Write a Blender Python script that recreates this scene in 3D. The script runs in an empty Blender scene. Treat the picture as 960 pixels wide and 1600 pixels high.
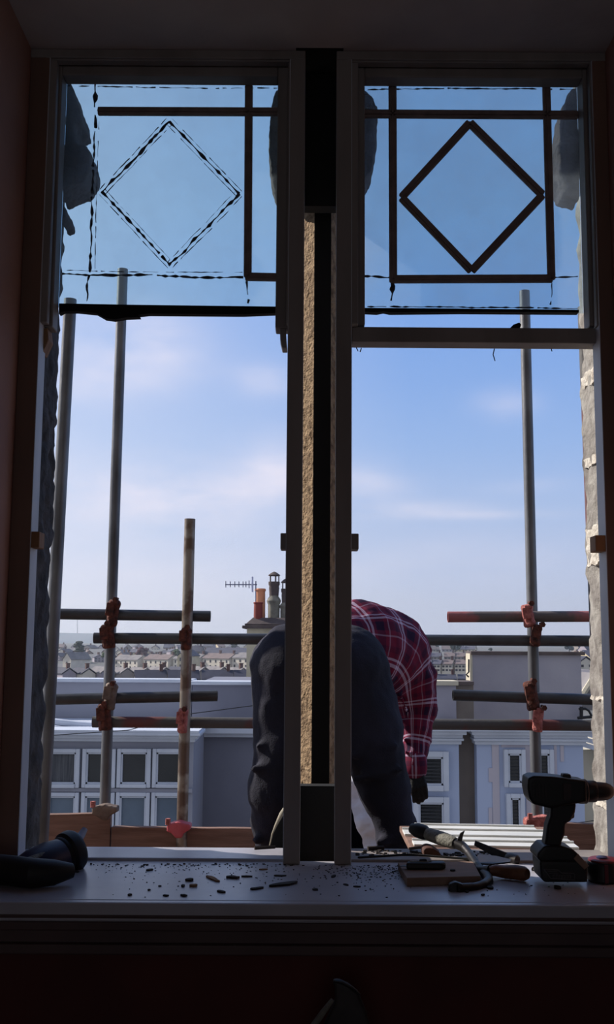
import bpy, math, random
from mathutils import Vector, Matrix, noise
random.seed(7)
SC = bpy.context.scene
COL = SC.collection
R = math.radians

# ------------------------------------------------------------------ camera
FPX = 1600.0                      # focal length in pixels of a 960 x 1600 frame
PITCH, ROLL = R(7.30), R(0.37)
EYE = Vector((0, 0, 1.5))
RM = Matrix.Rotation(math.pi / 2 + PITCH, 3, 'X') @ Matrix.Rotation(ROLL, 3, 'Z')
cam = bpy.data.cameras.new('camera')
cam.sensor_fit = 'VERTICAL'; cam.sensor_height = 36.0; cam.sensor_width = 36.0
cam.lens = 36.0 * FPX / 1600.0
cam.clip_start = 0.05; cam.clip_end = 20000
co = bpy.data.objects.new('camera', cam)
co.matrix_world = Matrix.Translation(EYE) @ RM.to_4x4()
COL.objects.link(co); SC.camera = co


def W(px, py, Y):
    """the point of the place seen at that spot of the photograph at distance Y beyond the camera"""
    d = RM @ Vector((px - 480.0, 800.0 - py, -FPX))
    return EYE + d * (Y / d.y)


def lin(c):
    return tuple(((v / 255) / 12.92 if v / 255 <= .04045 else ((v / 255 + .055) / 1.055) ** 2.4) for v in c)


# ------------------------------------------------------------------ sky
def dirpx(px, py):
    return (W(px, py, 1.0) - EYE).normalized()


world = bpy.data.worlds.new('sky'); SC.world = world
world.use_nodes = True
nt = world.node_tree; nt.nodes.clear()
N = lambda t: nt.nodes.new(t)


def wm(op, a, b=None, clamp=False):
    n = N('ShaderNodeMath'); n.operation = op; n.use_clamp = clamp
    for i, v in enumerate((a, b)):
        if v is None: continue
        if isinstance(v, (int, float)): n.inputs[i].default_value = v
        else: nt.links.new(v, n.inputs[i])
    return n.outputs[0]


tc = N('ShaderNodeTexCoord'); sep = N('ShaderNodeSeparateXYZ')
nt.links.new(tc.outputs['Generated'], sep.inputs[0])
X_, Z_ = sep.outputs['X'], sep.outputs['Z']
ramp = N('ShaderNodeValToRGB')
stops = [(-.06, (118, 124, 138)), (-.002, (160, 172, 205)), (.01, (192, 203, 232)), (.066, (183, 199, 234)), (.127, (167, 191, 233)),
         (.19, (146, 180, 233)), (.25, (131, 170, 231)), (.31, (120, 163, 229)), (.40, (120, 160, 215)), (.52, (118, 155, 210)), (.9, (118, 146, 200))]
el = ramp.color_ramp.elements
while len(el) < len(stops): el.new(.5)
for e, (z, c) in zip(el, stops):
    e.position = (z + .1) / 1.1; e.color = (*lin(c), 1)
nt.links.new(wm('DIVIDE', wm('ADD', Z_, .1), 1.1, True), ramp.inputs[0])
# the sky grows paler towards the left, where the sun stands
mixl = N('ShaderNodeMixRGB'); nt.links.new(ramp.outputs[0], mixl.inputs[1]); mixl.inputs[2].default_value = (*lin((222, 230, 250)), 1)
lf = wm('MULTIPLY', wm('MULTIPLY', wm('ADD', wm('MULTIPLY', X_, -1.0), .10, False), 2.4, True), .70)
zf = wm('SUBTRACT', 1.0, wm('MULTIPLY', wm('MAXIMUM', Z_, 0.0), .9), True)
nt.links.new(wm('MULTIPLY', lf, zf), mixl.inputs[0])
mp = N('ShaderNodeMapping'); mp.inputs['Scale'].default_value = (5.0, 5.0, 13.0)
nt.links.new(tc.outputs['Generated'], mp.inputs[0])
ns = N('ShaderNodeTexNoise'); ns.inputs['Scale'].default_value = 1.3; ns.inputs['Detail'].default_value = 7; ns.inputs['Roughness'].default_value = .55
nt.links.new(mp.outputs[0], ns.inputs['Vector'])
nz = wm('MULTIPLY', wm('SUBTRACT', ns.outputs[0], .30), 2.4, True)
total = None
for (px, py, sx, sy, s) in [(215, 545, 95, 55, .95), (130, 600, 70, 40, .5), (150, 780, 230, 62, .85), (330, 775, 190, 50, .8), (430, 720, 60, 45, .6), (420, 595, 50, 25, .55),
                            (790, 632, 45, 22, .55), (620, 795, 120, 12, .6), (740, 805, 130, 7, .5), (580, 755, 60, 30, .5), (700, 880, 200, 40, .35), (250, 905, 260, 60, .45), (850, 760, 80, 12, .3)]:
    d = dirpx(px, py)
    a = wm('DIVIDE', wm('SUBTRACT', X_, d.x), sx / FPX)
    b = wm('DIVIDE', wm('SUBTRACT', Z_, d.z), sy / FPX)
    g = wm('MULTIPLY', wm('EXPONENT', wm('MULTIPLY', wm('ADD', wm('MULTIPLY', a, a), wm('MULTIPLY', b, b)), -1.0)), s)
    total = g if total is None else wm('ADD', total, g)
bwd = wm('MULTIPLY', sep.outputs['Y'], -2.0, True)
mixb = N('ShaderNodeMixRGB'); nt.links.new(wm('MULTIPLY', bwd, .8), mixb.inputs[0]); nt.links.new(mixl.outputs[0], mixb.inputs[1]); mixb.inputs[2].default_value = (*lin((184, 188, 200)), 1)
fwd = wm('GREATER_THAN', sep.outputs['Y'], 0.0)
cmask = wm('MULTIPLY', wm('MULTIPLY', total, nz), fwd, True)
mixc = N('ShaderNodeMixRGB'); nt.links.new(cmask, mixc.inputs[0]); nt.links.new(mixb.outputs[0], mixc.inputs[1])
mixc.inputs[2].default_value = (*lin((232, 230, 248)), 1)
bg = N('ShaderNodeBackground'); nt.links.new(mixc.outputs[0], bg.inputs[0]); bg.inputs[1].default_value = 1.0
wo = N('ShaderNodeOutputWorld'); nt.links.new(bg.outputs[0], wo.inputs[0])

# ------------------------------------------------------------------ sun and exposure
SUN_DIR = Vector((-.80, .34, .58)).normalized()
sl = bpy.data.lights.new('sun', 'SUN'); sl.energy = 6.0; sl.angle = R(.6); sl.color = (1.0, .93, .84)
so = bpy.data.objects.new('sun', sl); so.rotation_euler = SUN_DIR.to_track_quat('Z', 'Y').to_euler(); so.location = (-20, 12, 20)
COL.objects.link(so)
SC.view_settings.view_transform = 'Standard'; SC.view_settings.look = 'None'
SC.view_settings.exposure = 0.0; SC.view_settings.gamma = 1.0
try: SC.view_settings.use_curve_mapping = False
except Exception: pass

# ------------------------------------------------------------------ materials
MATS = {}


def mat(name, c, rough=.7, metal=0.0, c2=None, scale=12.0, amt=.5, bump=0.0, bscale=None, stretch=(1, 1, 1), spec=.4, detail=5, sharp=False, coords='Object'):
    if name in MATS: return MATS[name]
    m = bpy.data.materials.new(name); m.use_nodes = True
    t = m.node_tree; p = t.nodes['Principled BSDF']
    p.inputs['Roughness'].default_value = rough; p.inputs['Metallic'].default_value = metal
    p.inputs['Specular IOR Level'].default_value = spec
    c1 = (*lin(c), 1)
    c2l = (*lin(c2), 1) if c2 else tuple(v * .82 for v in c1[:3]) + (1,)
    tcn = t.nodes.new('ShaderNodeTexCoord'); mpn = t.nodes.new('ShaderNodeMapping'); mpn.inputs['Scale'].default_value = stretch
    t.links.new(tcn.outputs[coords], mpn.inputs[0])
    nn = t.nodes.new('ShaderNodeTexNoise'); nn.inputs['Scale'].default_value = scale; nn.inputs['Detail'].default_value = detail
    t.links.new(mpn.outputs[0], nn.inputs['Vector'])
    rp = t.nodes.new('ShaderNodeValToRGB')
    w = .04 if sharp else .16
    rp.color_ramp.elements[0].position = .5 + (.5 - amt) * .3 - w; rp.color_ramp.elements[1].position = .5 + (.5 - amt) * .3 + w
    rp.color_ramp.elements[0].color = c1; rp.color_ramp.elements[1].color = c2l
    t.links.new(nn.outputs[0], rp.inputs[0]); t.links.new(rp.outputs[0], p.inputs['Base Color'])
    if bump:
        n2 = t.nodes.new('ShaderNodeTexNoise'); n2.inputs['Scale'].default_value = bscale or scale * 3; n2.inputs['Detail'].default_value = 6
        t.links.new(mpn.outputs[0], n2.inputs['Vector'])
        b = t.nodes.new('ShaderNodeBump'); b.inputs['Strength'].default_value = bump; b.inputs['Distance'].default_value = .01
        t.links.new(n2.outputs[0], b.inputs['Height']); t.links.new(b.outputs[0], p.inputs['Normal'])
    MATS[name] = m
    return m


M_WALL = mat('terracotta paint', (176, 134, 120), .85, c2=(164, 124, 112), scale=4, bump=.15, bscale=60)
M_SOFFIT = mat('off white plaster', (186, 176, 172), .85, c2=(172, 162, 160), scale=5, bump=.12, bscale=50)
M_APRON = mat('painted apron', (84, 66, 64), .6, c2=(72, 56, 56), scale=6)
M_FRAME = mat('aged white joinery paint', (140, 132, 128), .6, c2=(120, 112, 108), scale=9, stretch=(1, 1, .25), bump=.1, bscale=40)
M_LINING = mat('brown primed lining', (120, 90, 76), .65, c2=(104, 80, 70), scale=8, stretch=(1, 1, .3))
M_STILE = mat('pale pulley stile paint', (196, 198, 206), .55, c2=(178, 182, 190), scale=14, stretch=(1, 1, .4))
M_BARE = mat('bare sawn timber', (150, 112, 80), .8, c2=(122, 88, 60), scale=10, stretch=(1, 6, 1), bump=.2)
M_SILL = mat('glossy white board', (176, 174, 182), .28, c2=(158, 156, 164), scale=7, bump=.03, bscale=30)
M_CAME = mat('painted glazing bar', (140, 122, 118), .6, c2=(118, 102, 98), scale=30)
M_PUTTY = mat('dried putty and lead', (84, 90, 104), .8, c2=(44, 46, 56), scale=60, sharp=True)
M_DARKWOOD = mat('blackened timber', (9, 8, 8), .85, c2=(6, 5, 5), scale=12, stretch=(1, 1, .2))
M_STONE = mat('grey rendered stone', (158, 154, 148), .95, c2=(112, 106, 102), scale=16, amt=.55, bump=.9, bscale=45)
M_STONEDARK = mat('shaded grey stone', (84, 78, 76), .95, c2=(50, 46, 46), scale=14, amt=.5, bump=.9, bscale=40)  # grey stone with the shade of the sunless side put into its colour
M_SANDSTONE = mat('buff mullion stone', (164, 138, 108), .95, c2=(104, 82, 60), scale=55, amt=.4, bump=1.0, bscale=120)
M_BROKEN = mat('broken stone', (66, 58, 58), .95, c2=(42, 38, 42), scale=26, bump=.8, bscale=50)
M_MORTAR = mat('white mortar', (210, 204, 194), .95, c2=(176, 166, 154), scale=40, bump=.6)
M_TUBE = mat('galvanised scaffold steel', (118, 118, 120), .45, metal=.6, c2=(86, 86, 88), scale=9, stretch=(1, 1, .5), amt=.45, bump=.15, bscale=40)
M_TUBEDARK = mat('grimy scaffold steel', (84, 86, 90), .45, metal=.6, c2=(64, 64, 66), scale=7, bump=.15, bscale=40)
M_TUBERED = mat('scaffold steel with worn red paint', (158, 98, 98), .65, metal=.1, c2=(100, 92, 90), scale=5, amt=.5, bump=.2, sharp=True, bscale=40)
M_TUBERED2 = mat('scaffold steel with faded red streaks', (84, 82, 82), .65, metal=.2, c2=(104, 62, 62), scale=3.5, amt=.25, bump=.2, sharp=True, bscale=40)
M_TUBERUST = mat('scaffold steel with rust patches', (146, 136, 124), .45, metal=.6, c2=(108, 90, 78), scale=9, amt=.5, bump=.2, sharp=True, bscale=40)
M_RUST = mat('rusted coupler iron', (112, 62, 48), .85, metal=.2, c2=(58, 36, 32), scale=45, bump=.7, bscale=90)
M_RUSTPINK = mat('pink painted coupler', (190, 116, 108), .8, c2=(128, 66, 60), scale=40, bump=.6)
M_PINKCAP = mat('pink plastic cover', (206, 98, 106), .6, c2=(170, 72, 80), scale=14)
M_GREYCAST = mat('grey cast iron', (128, 112, 100), .8, metal=.1, c2=(96, 80, 72), scale=24, bump=.4)
M_BOARD = mat('scaffold board timber', (136, 106, 92), .85, c2=(108, 82, 70), scale=7, stretch=(.6, 4, 6), amt=.5, bump=.25, bscale=20)
M_WHITEPLASTIC = mat('white trim plastic', (222, 222, 218), .45, c2=(204, 204, 200), scale=6)
M_BLACKBAG = mat('black rubble sack', (10, 10, 12), .95, spec=.0, c2=(8, 8, 9), scale=10, bump=.4)
M_WHITEBAG = mat('white woven sack', (238, 242, 252), .6, c2=(226, 232, 246), scale=5, bump=.5, bscale=9)
M_BLACKPL = mat('black tool plastic', (15, 14, 16), .5, c2=(10, 10, 12), scale=20)
M_CHUCK = mat('dark chuck metal', (30, 24, 26), .5, metal=.0, c2=(34, 26, 28), scale=20)
M_STEEL = mat('dull tool steel', (60, 58, 60), .45, metal=.7, c2=(40, 38, 38), scale=20)
M_GREYGRIP = mat('ribbed grey rubber', (120, 118, 108), .7, c2=(98, 96, 88), scale=60, bump=.4)
M_WOODHANDLE = mat('orange wooden handle', (128, 80, 50), .5, c2=(84, 52, 34), scale=10, stretch=(1, 5, 5))
M_OFFCUT = mat('pale timber offcut', (138, 112, 96), .8, c2=(118, 94, 80), scale=8, stretch=(1, 6, 1))
M_SPLINTER = mat('dark wood splinter', (44, 36, 34), .9, c2=(24, 20, 20), scale=40)
M_TAN = mat('tan splinter', (140, 108, 76), .9, c2=(110, 80, 56), scale=30)
M_RED = mat('red plastic', (104, 24, 32), .45, c2=(84, 20, 28), scale=20)
M_NAVYPL = mat('navy tool plastic', (44, 44, 74), .35, c2=(36, 36, 60), scale=20)
M_HOSE = mat('black rubber hose', (26, 24, 26), .55, c2=(18, 16, 18), scale=20)
M_CLEARTIP = mat('milky plastic tip', (170, 176, 196), .4, c2=(150, 156, 178), scale=20)
M_TROUSER = mat('dark navy work trousers', (30, 30, 48), .9, c2=(20, 20, 34), scale=7, bump=.25, bscale=200, amt=.5)
M_SKIN = mat('skin', (190, 140, 118), .55, c2=(176, 126, 106), scale=20)
M_HAIR = mat('dark hair', (40, 30, 26), .7, scale=60, bump=.6)
M_GLOVE = mat('black work glove', (18, 18, 20), .8, c2=(30, 30, 32), scale=60, bump=.3)
M_BOOT = mat('black work boot', (22, 20, 20), .6, scale=20)
M_BELT = mat('blue undershirt hem', (40, 52, 84), .9, c2=(32, 42, 70), scale=30)
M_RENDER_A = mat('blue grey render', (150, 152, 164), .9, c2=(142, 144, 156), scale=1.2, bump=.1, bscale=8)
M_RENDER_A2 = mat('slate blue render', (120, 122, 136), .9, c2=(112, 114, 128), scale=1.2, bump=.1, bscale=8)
M_WHITETRIM = mat('white window trim', (196, 202, 214), .6, c2=(186, 192, 204), scale=3)
M_RENDER_B = mat('pale blue render', (172, 184, 210), .9, c2=(164, 176, 202), scale=.9)
M_PATCH = mat('bare render patches', (190, 184, 192), .95, c2=(182, 176, 186), scale=2)
M_OLIVE = mat('grey brown render', (128, 118, 110), .95, c2=(112, 104, 98), scale=1.4)
M_GREYWALL = mat('grey pebbledash', (156, 154, 164), .95, c2=(142, 140, 152), scale=1.2, bump=.3, bscale=10)
M_CREAM = mat('cream render', (196, 188, 168), .9, c2=(182, 174, 156), scale=1.2)
M_FELT = mat('grey roof felt', (150, 148, 146), .9, c2=(130, 128, 126), scale=1.0)
M_PANE = mat('dark house glass', (20, 24, 30), .12, c2=(32, 36, 40), scale=2, spec=.5)
M_PANEBLUE = mat('curtained house glass', (92, 108, 126), .2, c2=(78, 94, 112), scale=2, spec=.5)
M_BLIND = mat('dark slatted blind', (56, 58, 62), .6, c2=(44, 46, 50), scale=3)
M_CURTAIN = mat('grey net curtain', (96, 98, 102), .9, c2=(70, 72, 78), scale=9, stretch=(6, 1, .3))
M_CHIMNEY = mat('weathered chimney render', (206, 198, 172), .95, c2=(178, 170, 146), scale=2.2, bump=.4, bscale=10)  # render colour brightened to stand in for sun on the shaft
M_CHIMCAP = mat('dark chimney capping', (96, 86, 84), .95, c2=(74, 66, 66), scale=3, bump=.5, bscale=10)
M_ORANGEPOT = mat('buff orange pot clay', (226, 160, 124), .85, c2=(214, 146, 110), scale=4)
M_REDPOT = mat('red pot clay', (128, 62, 56), .85, c2=(116, 56, 50), scale=4)
M_GREYPOT = mat('lichen grey pot clay', (134, 132, 120), .9, c2=(100, 96, 90), scale=7, bump=.4, bscale=20)
M_ALU = mat('thin aerial metal', (90, 92, 120), .4, metal=.6, scale=8)
M_WIRE = mat('black cable', (30, 30, 34), .6, scale=8)
M_SLATE = mat('slate roof', (84, 84, 98), .8, c2=(70, 70, 84), scale=.5)
M_SLATE2 = mat('dark slate roof', (58, 60, 76), .8, c2=(50, 50, 66), scale=.5)
M_SLATE3 = mat('brown tile roof', (120, 106, 104), .85, c2=(104, 92, 92), scale=.5)
M_SLATE4 = mat('pale lichened slate', (128, 124, 124), .85, c2=(108, 104, 108), scale=.4)
M_TW = [mat('town white render', (220, 212, 198), .9, scale=.3), mat('town cream render', (206, 192, 160), .9, scale=.3), mat('town grey stone', (150, 142, 138), .9, scale=.3),
        mat('town brown stone', (140, 118, 108), .9, scale=.3), mat('town mauve render', (160, 152, 164), .9, scale=.3)]
M_BRICKSTACK = mat('town brick stack', (104, 78, 74), .9, scale=1)
M_LEAF = mat('dark evergreen foliage', (40, 56, 46), .9, c2=(28, 40, 34), scale=.6, bump=.5, bscale=2)
M_LEAFGREEN = mat('mid green foliage', (72, 88, 56), .9, c2=(50, 66, 42), scale=.6, bump=.5, bscale=2)
M_LEAFRED = mat('copper beech foliage', (84, 48, 56), .9, c2=(62, 36, 44), scale=.6, bump=.5, bscale=2)
M_BARK = mat('tree bark', (70, 58, 50), .9, scale=2)
M_GROUND = mat('distant gardens and streets', (84, 88, 82), .95, c2=(100, 98, 100), scale=.03)
M_HILL = mat('hill pasture with haze blue', (80, 96, 112), .95, c2=(68, 86, 102), scale=.004, amt=.5)  # blue of the distance haze put into the pasture colour
M_SEA = mat('estuary water', (70, 90, 120), .3, c2=(64, 84, 112), scale=.002)
M_CABLE = M_WIRE


def glass_mat(name, tint, dirt, dirtcol):
    m = bpy.data.materials.new(name); m.use_nodes = True; t = m.node_tree; t.nodes.clear()
    tr = t.nodes.new('ShaderNodeBsdfTransparent'); tr.inputs[0].default_value = (*tint, 1)
    gl = t.nodes.new('ShaderNodeBsdfGlossy'); gl.inputs['Roughness'].default_value = .03
    lw = t.nodes.new('ShaderNodeFresnel'); lw.inputs[0].default_value = 1.45
    m1 = t.nodes.new('ShaderNodeMixShader'); t.links.new(lw.outputs[0], m1.inputs[0]); t.links.new(tr.outputs[0], m1.inputs[1]); t.links.new(gl.outputs[0], m1.inputs[2])
    tl = t.nodes.new('ShaderNodeBsdfTranslucent'); tl.inputs[0].default_value = (*dirtcol, 1)
    tcn = t.nodes.new('ShaderNodeTexCoord'); nn = t.nodes.new('ShaderNodeTexNoise'); nn.inputs['Scale'].default_value = 5; nn.inputs['Detail'].default_value = 8; nn.inputs['Roughness'].default_value = .7
    t.links.new(tcn.outputs['Object'], nn.inputs['Vector'])
    rp = t.nodes.new('ShaderNodeMapRange'); rp.inputs[1].default_value = .38; rp.inputs[2].default_value = .75; rp.inputs[3].default_value = dirt * .3; rp.inputs[4].default_value = dirt
    t.links.new(nn.outputs[0], rp.inputs[0])
    m2 = t.nodes.new('ShaderNodeMixShader'); t.links.new(rp.outputs[0], m2.inputs[0]); t.links.new(m1.outputs[0], m2.inputs[1]); t.links.new(tl.outputs[0], m2.inputs[2])
    o = t.nodes.new('ShaderNodeOutputMaterial'); t.links.new(m2.outputs[0], o.inputs[0])
    return m


M_GLASS = glass_mat('dusty window glass', (.88, .97, .97), .14, (.75, .8, .85))
M_GLASS2 = glass_mat('smeared window glass', (.84, .92, .93), .22, (.72, .76, .86))


# ------------------------------------------------------------------ mesh helpers
class MB:
    def __init__(s): s.v = []; s.f = []

    def add(s, vs, fs):
        o = len(s.v); s.v += [tuple(v) for v in vs]; s.f += [tuple(i + o for i in f) for f in fs]; return s

    def box(s, x0, x1, y0, y1, z0, z1):
        x0, x1 = min(x0, x1), max(x0, x1); y0, y1 = min(y0, y1), max(y0, y1); z0, z1 = min(z0, z1), max(z0, z1)
        return s.add([(x, y, z) for x in (x0, x1) for y in (y0, y1) for z in (z0, z1)],
                     [(0, 1, 3, 2), (4, 6, 7, 5), (0, 4, 5, 1), (2, 3, 7, 6), (0, 2, 6, 4), (1, 5, 7, 3)])

    def obox(s, c, size, rot=None):
        m = rot or Matrix.Identity(3); h = Vector(size) / 2
        vs = [Vector(c) + m @ Vector((sx * h.x, sy * h.y, sz * h.z)) for sx in (-1, 1) for sy in (-1, 1) for sz in (-1, 1)]
        return s.add(vs, [(0, 1, 3, 2), (4, 6, 7, 5), (0, 4, 5, 1), (2, 3, 7, 6), (0, 2, 6, 4), (1, 5, 7, 3)])

    def prism(s, poly, ext):
        """poly: 3-D outline, ext: extrusion vector"""
        n = len(poly); ext = Vector(ext); poly = [Vector(p) for p in poly]
        nrm = Vector((0, 0, 0))
        for i in range(n): nrm += poly[i].cross(poly[(i + 1) % n])
        if nrm.dot(ext) > 0: poly = poly[::-1]
        return s.add(poly + [p + ext for p in poly], [tuple(range(n)), tuple(range(2 * n - 1, n - 1, -1))] + [(i, n + i, n + (i + 1) % n, (i + 1) % n)[::-1][::-1] for i in range(n)])

    def path(s, pts, rad, n=12, hollow=False):
        pts = [Vector(p) for p in pts]
        if isinstance(rad, (int, float)): rad = [rad] * len(pts)
        o = len(s.v); vs = []; fs = []
        t0 = (pts[1] - pts[0]).normalized()
        up = Vector((0, 0, 1)) if abs(t0.z) < .9 else Vector((0, 1, 0))
        u = t0.cross(up).normalized()
        for i, p in enumerate(pts):
            t = (pts[min(i + 1, len(pts) - 1)] - pts[max(i - 1, 0)]).normalized()
            u = (u - t * u.dot(t)).normalized(); w = t.cross(u)
            for k in range(n):
                a = 2 * math.pi * k / n
                vs.append(p + (u * math.cos(a) + w * math.sin(a)) * rad[i])
        for i in range(len(pts) - 1):
            for k in range(n):
                a, b = i * n + k, i * n + (k + 1) % n
                fs.append((a, b, b + n, a + n))
        fs.append(tuple(range(n))[::-1]); fs.append(tuple(range((len(pts) - 1) * n, len(pts) * n)))
        return s.add(vs, fs)

    def capsule(s, p0, p1, r0, r1, n=16, m=5):
        p0, p1 = Vector(p0), Vector(p1); t = (p1 - p0)
        t = t.normalized() if t.length > 1e-6 else Vector((0, 0, 1))
        pts = []; rad = []
        for i in range(m):
            a = -math.pi / 2 * (1 - i / m) ; a = max(a, -math.pi / 2 + .12)
            pts.append(p0 + t * r0 * math.sin(a)); rad.append(r0 * math.cos(a))
        for i in range(m + 1):
            a = math.pi / 2 * i / m; a = min(a, math.pi / 2 - .12)
            pts.append(p1 + t * r1 * math.sin(a)); rad.append(r1 * math.cos(a))
        o = MB(); o.path(pts, rad, n)
        return s.add(o.v, o.f)

    def ball(s, c, r, n=14):
        c = Vector(c); r = Vector(r) if not isinstance(r, (int, float)) else Vector((r, r, r))
        vs = [c + Vector((0, 0, r.z))]; fs = []
        m = n // 2
        for i in range(1, m):
            a = math.pi * i / m
            for k in range(n):
                b = 2 * math.pi * k / n
                vs.append(c + Vector((r.x * math.sin(a) * math.cos(b), r.y * math.sin(a) * math.sin(b), r.z * math.cos(a))))
        vs.append(c - Vector((0, 0, r.z)))
        for k in range(n):
            fs.append((0, 1 + k, 1 + (k + 1) % n)); e = len(vs) - 1
            fs.append((e, e - n + (k + 1) % n, e - n + k))
        for i in range(m - 2):
            for k in range(n):
                a = 1 + i * n + k; b = 1 + i * n + (k + 1) % n
                fs.append((a, a + n, b + n, b))
        return s.add(vs, fs)

    def lathe(s, prof, base, axis=(0, 0, 1), n=20):
        """prof: (radius, height) pairs along axis from base"""
        ax = Vector(axis).normalized(); base = Vector(base)
        return s.path([base + ax * h for _, h in prof], [max(r, 1e-4) for r, _ in prof], n) if all(prof[i][1] < prof[i + 1][1] for i in range(len(prof) - 1)) else s._lathe(prof, base, ax, n)

    def _lathe(s, prof, base, ax, n):
        u = ax.cross(Vector((0, 1, 0)) if abs(ax.y) < .9 else Vector((1, 0, 0))).normalized(); w = ax.cross(u)
        vs = []; fs = []
        for r, h in prof:
            for k in range(n):
                a = 2 * math.pi * k / n
                vs.append(base + ax * h + (u * math.cos(a) + w * math.sin(a)) * max(r, 1e-4))
        for i in range(len(prof) - 1):
            for k in range(n):
                a, b = i * n + k, i * n + (k + 1) % n
                fs.append((a, b, b + n, a + n))
        fs.append(tuple(range(n))[::-1]); fs.append(tuple(range((len(prof) - 1) * n, len(prof) * n)))
        return s.add(vs, fs)

    def pxprism(s, poly, Y, th):
        return s.prism([W(x, y, Y) for x, y in poly], (0, th, 0))

    def roughbox(s, x0, x1, y0, y1, z0, z1, step=.03, amp=.01, seed=0, freq=9, openx=None):
        nx = max(1, round((x1 - x0) / step)); ny = max(1, round((y1 - y0) / step)); nz = max(1, round((z1 - z0) / step))
        idx = {}; vs = []; fs = []

        def vid(i, j, k):
            if (i, j, k) not in idx:
                p = Vector((x0 + (x1 - x0) * i / nx, y0 + (y1 - y0) * j / ny, z0 + (z1 - z0) * k / nz))
                d = Vector([noise.fractal(p * freq + Vector((seed + 31 * q, 7 * q, 0)), 1.0, 2.0, 4) for q in range(3)])
                idx[(i, j, k)] = len(vs); vs.append(p + d * amp)
            return idx[(i, j, k)]
        for i in range(nx):
            for j in range(ny):
                for k, fl in ((0, 1), (nz, 0)):
                    q = (vid(i, j, k), vid(i + 1, j, k), vid(i + 1, j + 1, k), vid(i, j + 1, k)); fs.append(q[::-1] if fl else q)
        for i in range(nx):
            for k in range(nz):
                for j, fl in ((0, 0), (ny, 1)):
                    q = (vid(i, j, k), vid(i + 1, j, k), vid(i + 1, j, k + 1), vid(i, j, k + 1)); fs.append(q[::-1] if fl else q)
        for j in range(ny):
            for k in range(nz):
                for i, fl in ((0, 1), (nx, 0)):
                    q = (vid(i, j, k), vid(i, j + 1, k), vid(i, j + 1, k + 1), vid(i, j, k + 1)); fs.append(q[::-1] if fl else q)
        return s.add(vs, fs)

    def build(s, name, m, parent=None, bevel=0.0, smooth=False, angle=35, seg=2):
        me = bpy.data.meshes.new(name); me.from_pydata(s.v, [], s.f)
        me.materials.append(m)
        if smooth:
            me.polygons.foreach_set('use_smooth', [True] * len(me.polygons))
            me.set_sharp_from_angle(angle=R(angle))
        o = bpy.data.objects.new(name, me); COL.objects.link(o)
        if parent is not None:
            o.parent = parent; o.matrix_parent_inverse = parent.matrix_world.inverted() if parent.type == 'EMPTY' else Matrix.Identity(4)
        if bevel:
            b = o.modifiers.new('bevel', 'BEVEL'); b.width = bevel; b.segments = seg; b.limit_method = 'ANGLE'; b.angle_limit = R(30)
        me.update()
        return o


def rounded(mb, name, m, parent=None, voxel=.01, smooth=4, disp=0.0, dsize=.1, detail=0):
    """union of the overlapping closed shapes of mb as one continuous smooth surface"""
    o = mb.build(name, m, None)
    r = o.modifiers.new('r', 'REMESH'); r.mode = 'VOXEL'; r.voxel_size = voxel; r.use_smooth_shade = True
    if smooth:
        sm = o.modifiers.new('s', 'SMOOTH'); sm.factor = .5; sm.iterations = smooth
    if disp:
        tx = bpy.data.textures.new(name, 'CLOUDS'); tx.noise_scale = dsize; tx.noise_depth = 2
        d = o.modifiers.new('d', 'DISPLACE'); d.texture = tx; d.strength = disp; d.mid_level = .5
    bpy.context.view_layer.update()
    dg = bpy.context.evaluated_depsgraph_get()
    me = bpy.data.meshes.new_from_object(o.evaluated_get(dg))
    o.modifiers.clear(); o.data = me
    me.polygons.foreach_set('use_smooth', [True] * len(me.polygons))
    if not me.materials: me.materials.append(m)
    if parent is not None:
        o.parent = parent
        if parent.type == 'EMPTY': o.matrix_parent_inverse = Matrix.Translation(-parent.location)
    return o


def tag(o, label=None, cat=None, group=None, kind=None):
    if label: o['label'] = label
    if cat: o['category'] = cat
    if group: o['group'] = group
    if kind: o['kind'] = kind
    return o


def empty(name, loc, label=None, cat=None, group=None, kind=None):
    e = bpy.data.objects.new(name, None); e.location = loc; e.empty_display_size = .05; COL.objects.link(e)
    e.matrix_world = Matrix.Translation(Vector(loc))
    return tag(e, label, cat, group, kind)


# ------------------------------------------------------------------ the window wall
YI, YF, YO = 1.95, 2.26, 2.60            # inner wall face, face of the joinery, outer wall face
XL, XR = W(21, 900, 2.3).x, W(943, 225, 2.3).x
ZS = W(480, 1408, YI).z                  # top of the window board
ZT = W(480, 75, 2.26).z                   # soffit
XLl, XRl = W(45, 900, YF).x, W(950, 900, YF).x       # inner edges of the outer linings
XML, XMR = W(447, 900, YF).x, W(549, 900, YF).x      # inner edges of the mullion linings
XSL, XSR = W(472, 900, YF).x, W(524, 900, YF).x      # the open slot between the two boxes

fl = tag(MB().box(-2.6, 2.6, -3.2, YI, -.05, 0).build('floor', mat('brown floor boards', (96, 66, 48), .6, c2=(76, 52, 38), scale=5, stretch=(6, .5, 1))), kind='structure')
tag(MB().box(-2.6, 2.6, -3.2, YI, 3.3, 3.35).build('ceiling', M_SOFFIT), kind='structure')
tag(MB().box(-2.7, -2.6, -3.2, YI, -.05, 3.35).build('wall_left', M_WALL), kind='structure')
tag(MB().box(2.6, 2.7, -3.2, YI, -.05, 3.35).build('wall_right', M_WALL), kind='structure')
tag(MB().box(-2.7, -1.0, -3.3, -3.2, -.05, 3.35).box(1.0, 2.7, -3.3, -3.2, -.05, 3.35).box(-1.0, 1.0, -3.3, -3.2, 2.6, 3.35).box(-1.0, 1.0, -3.3, -3.2, -.05, .9).build('wall_back', M_WALL), kind='structure')  # opening made in the unseen wall for the added fill lamp
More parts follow.
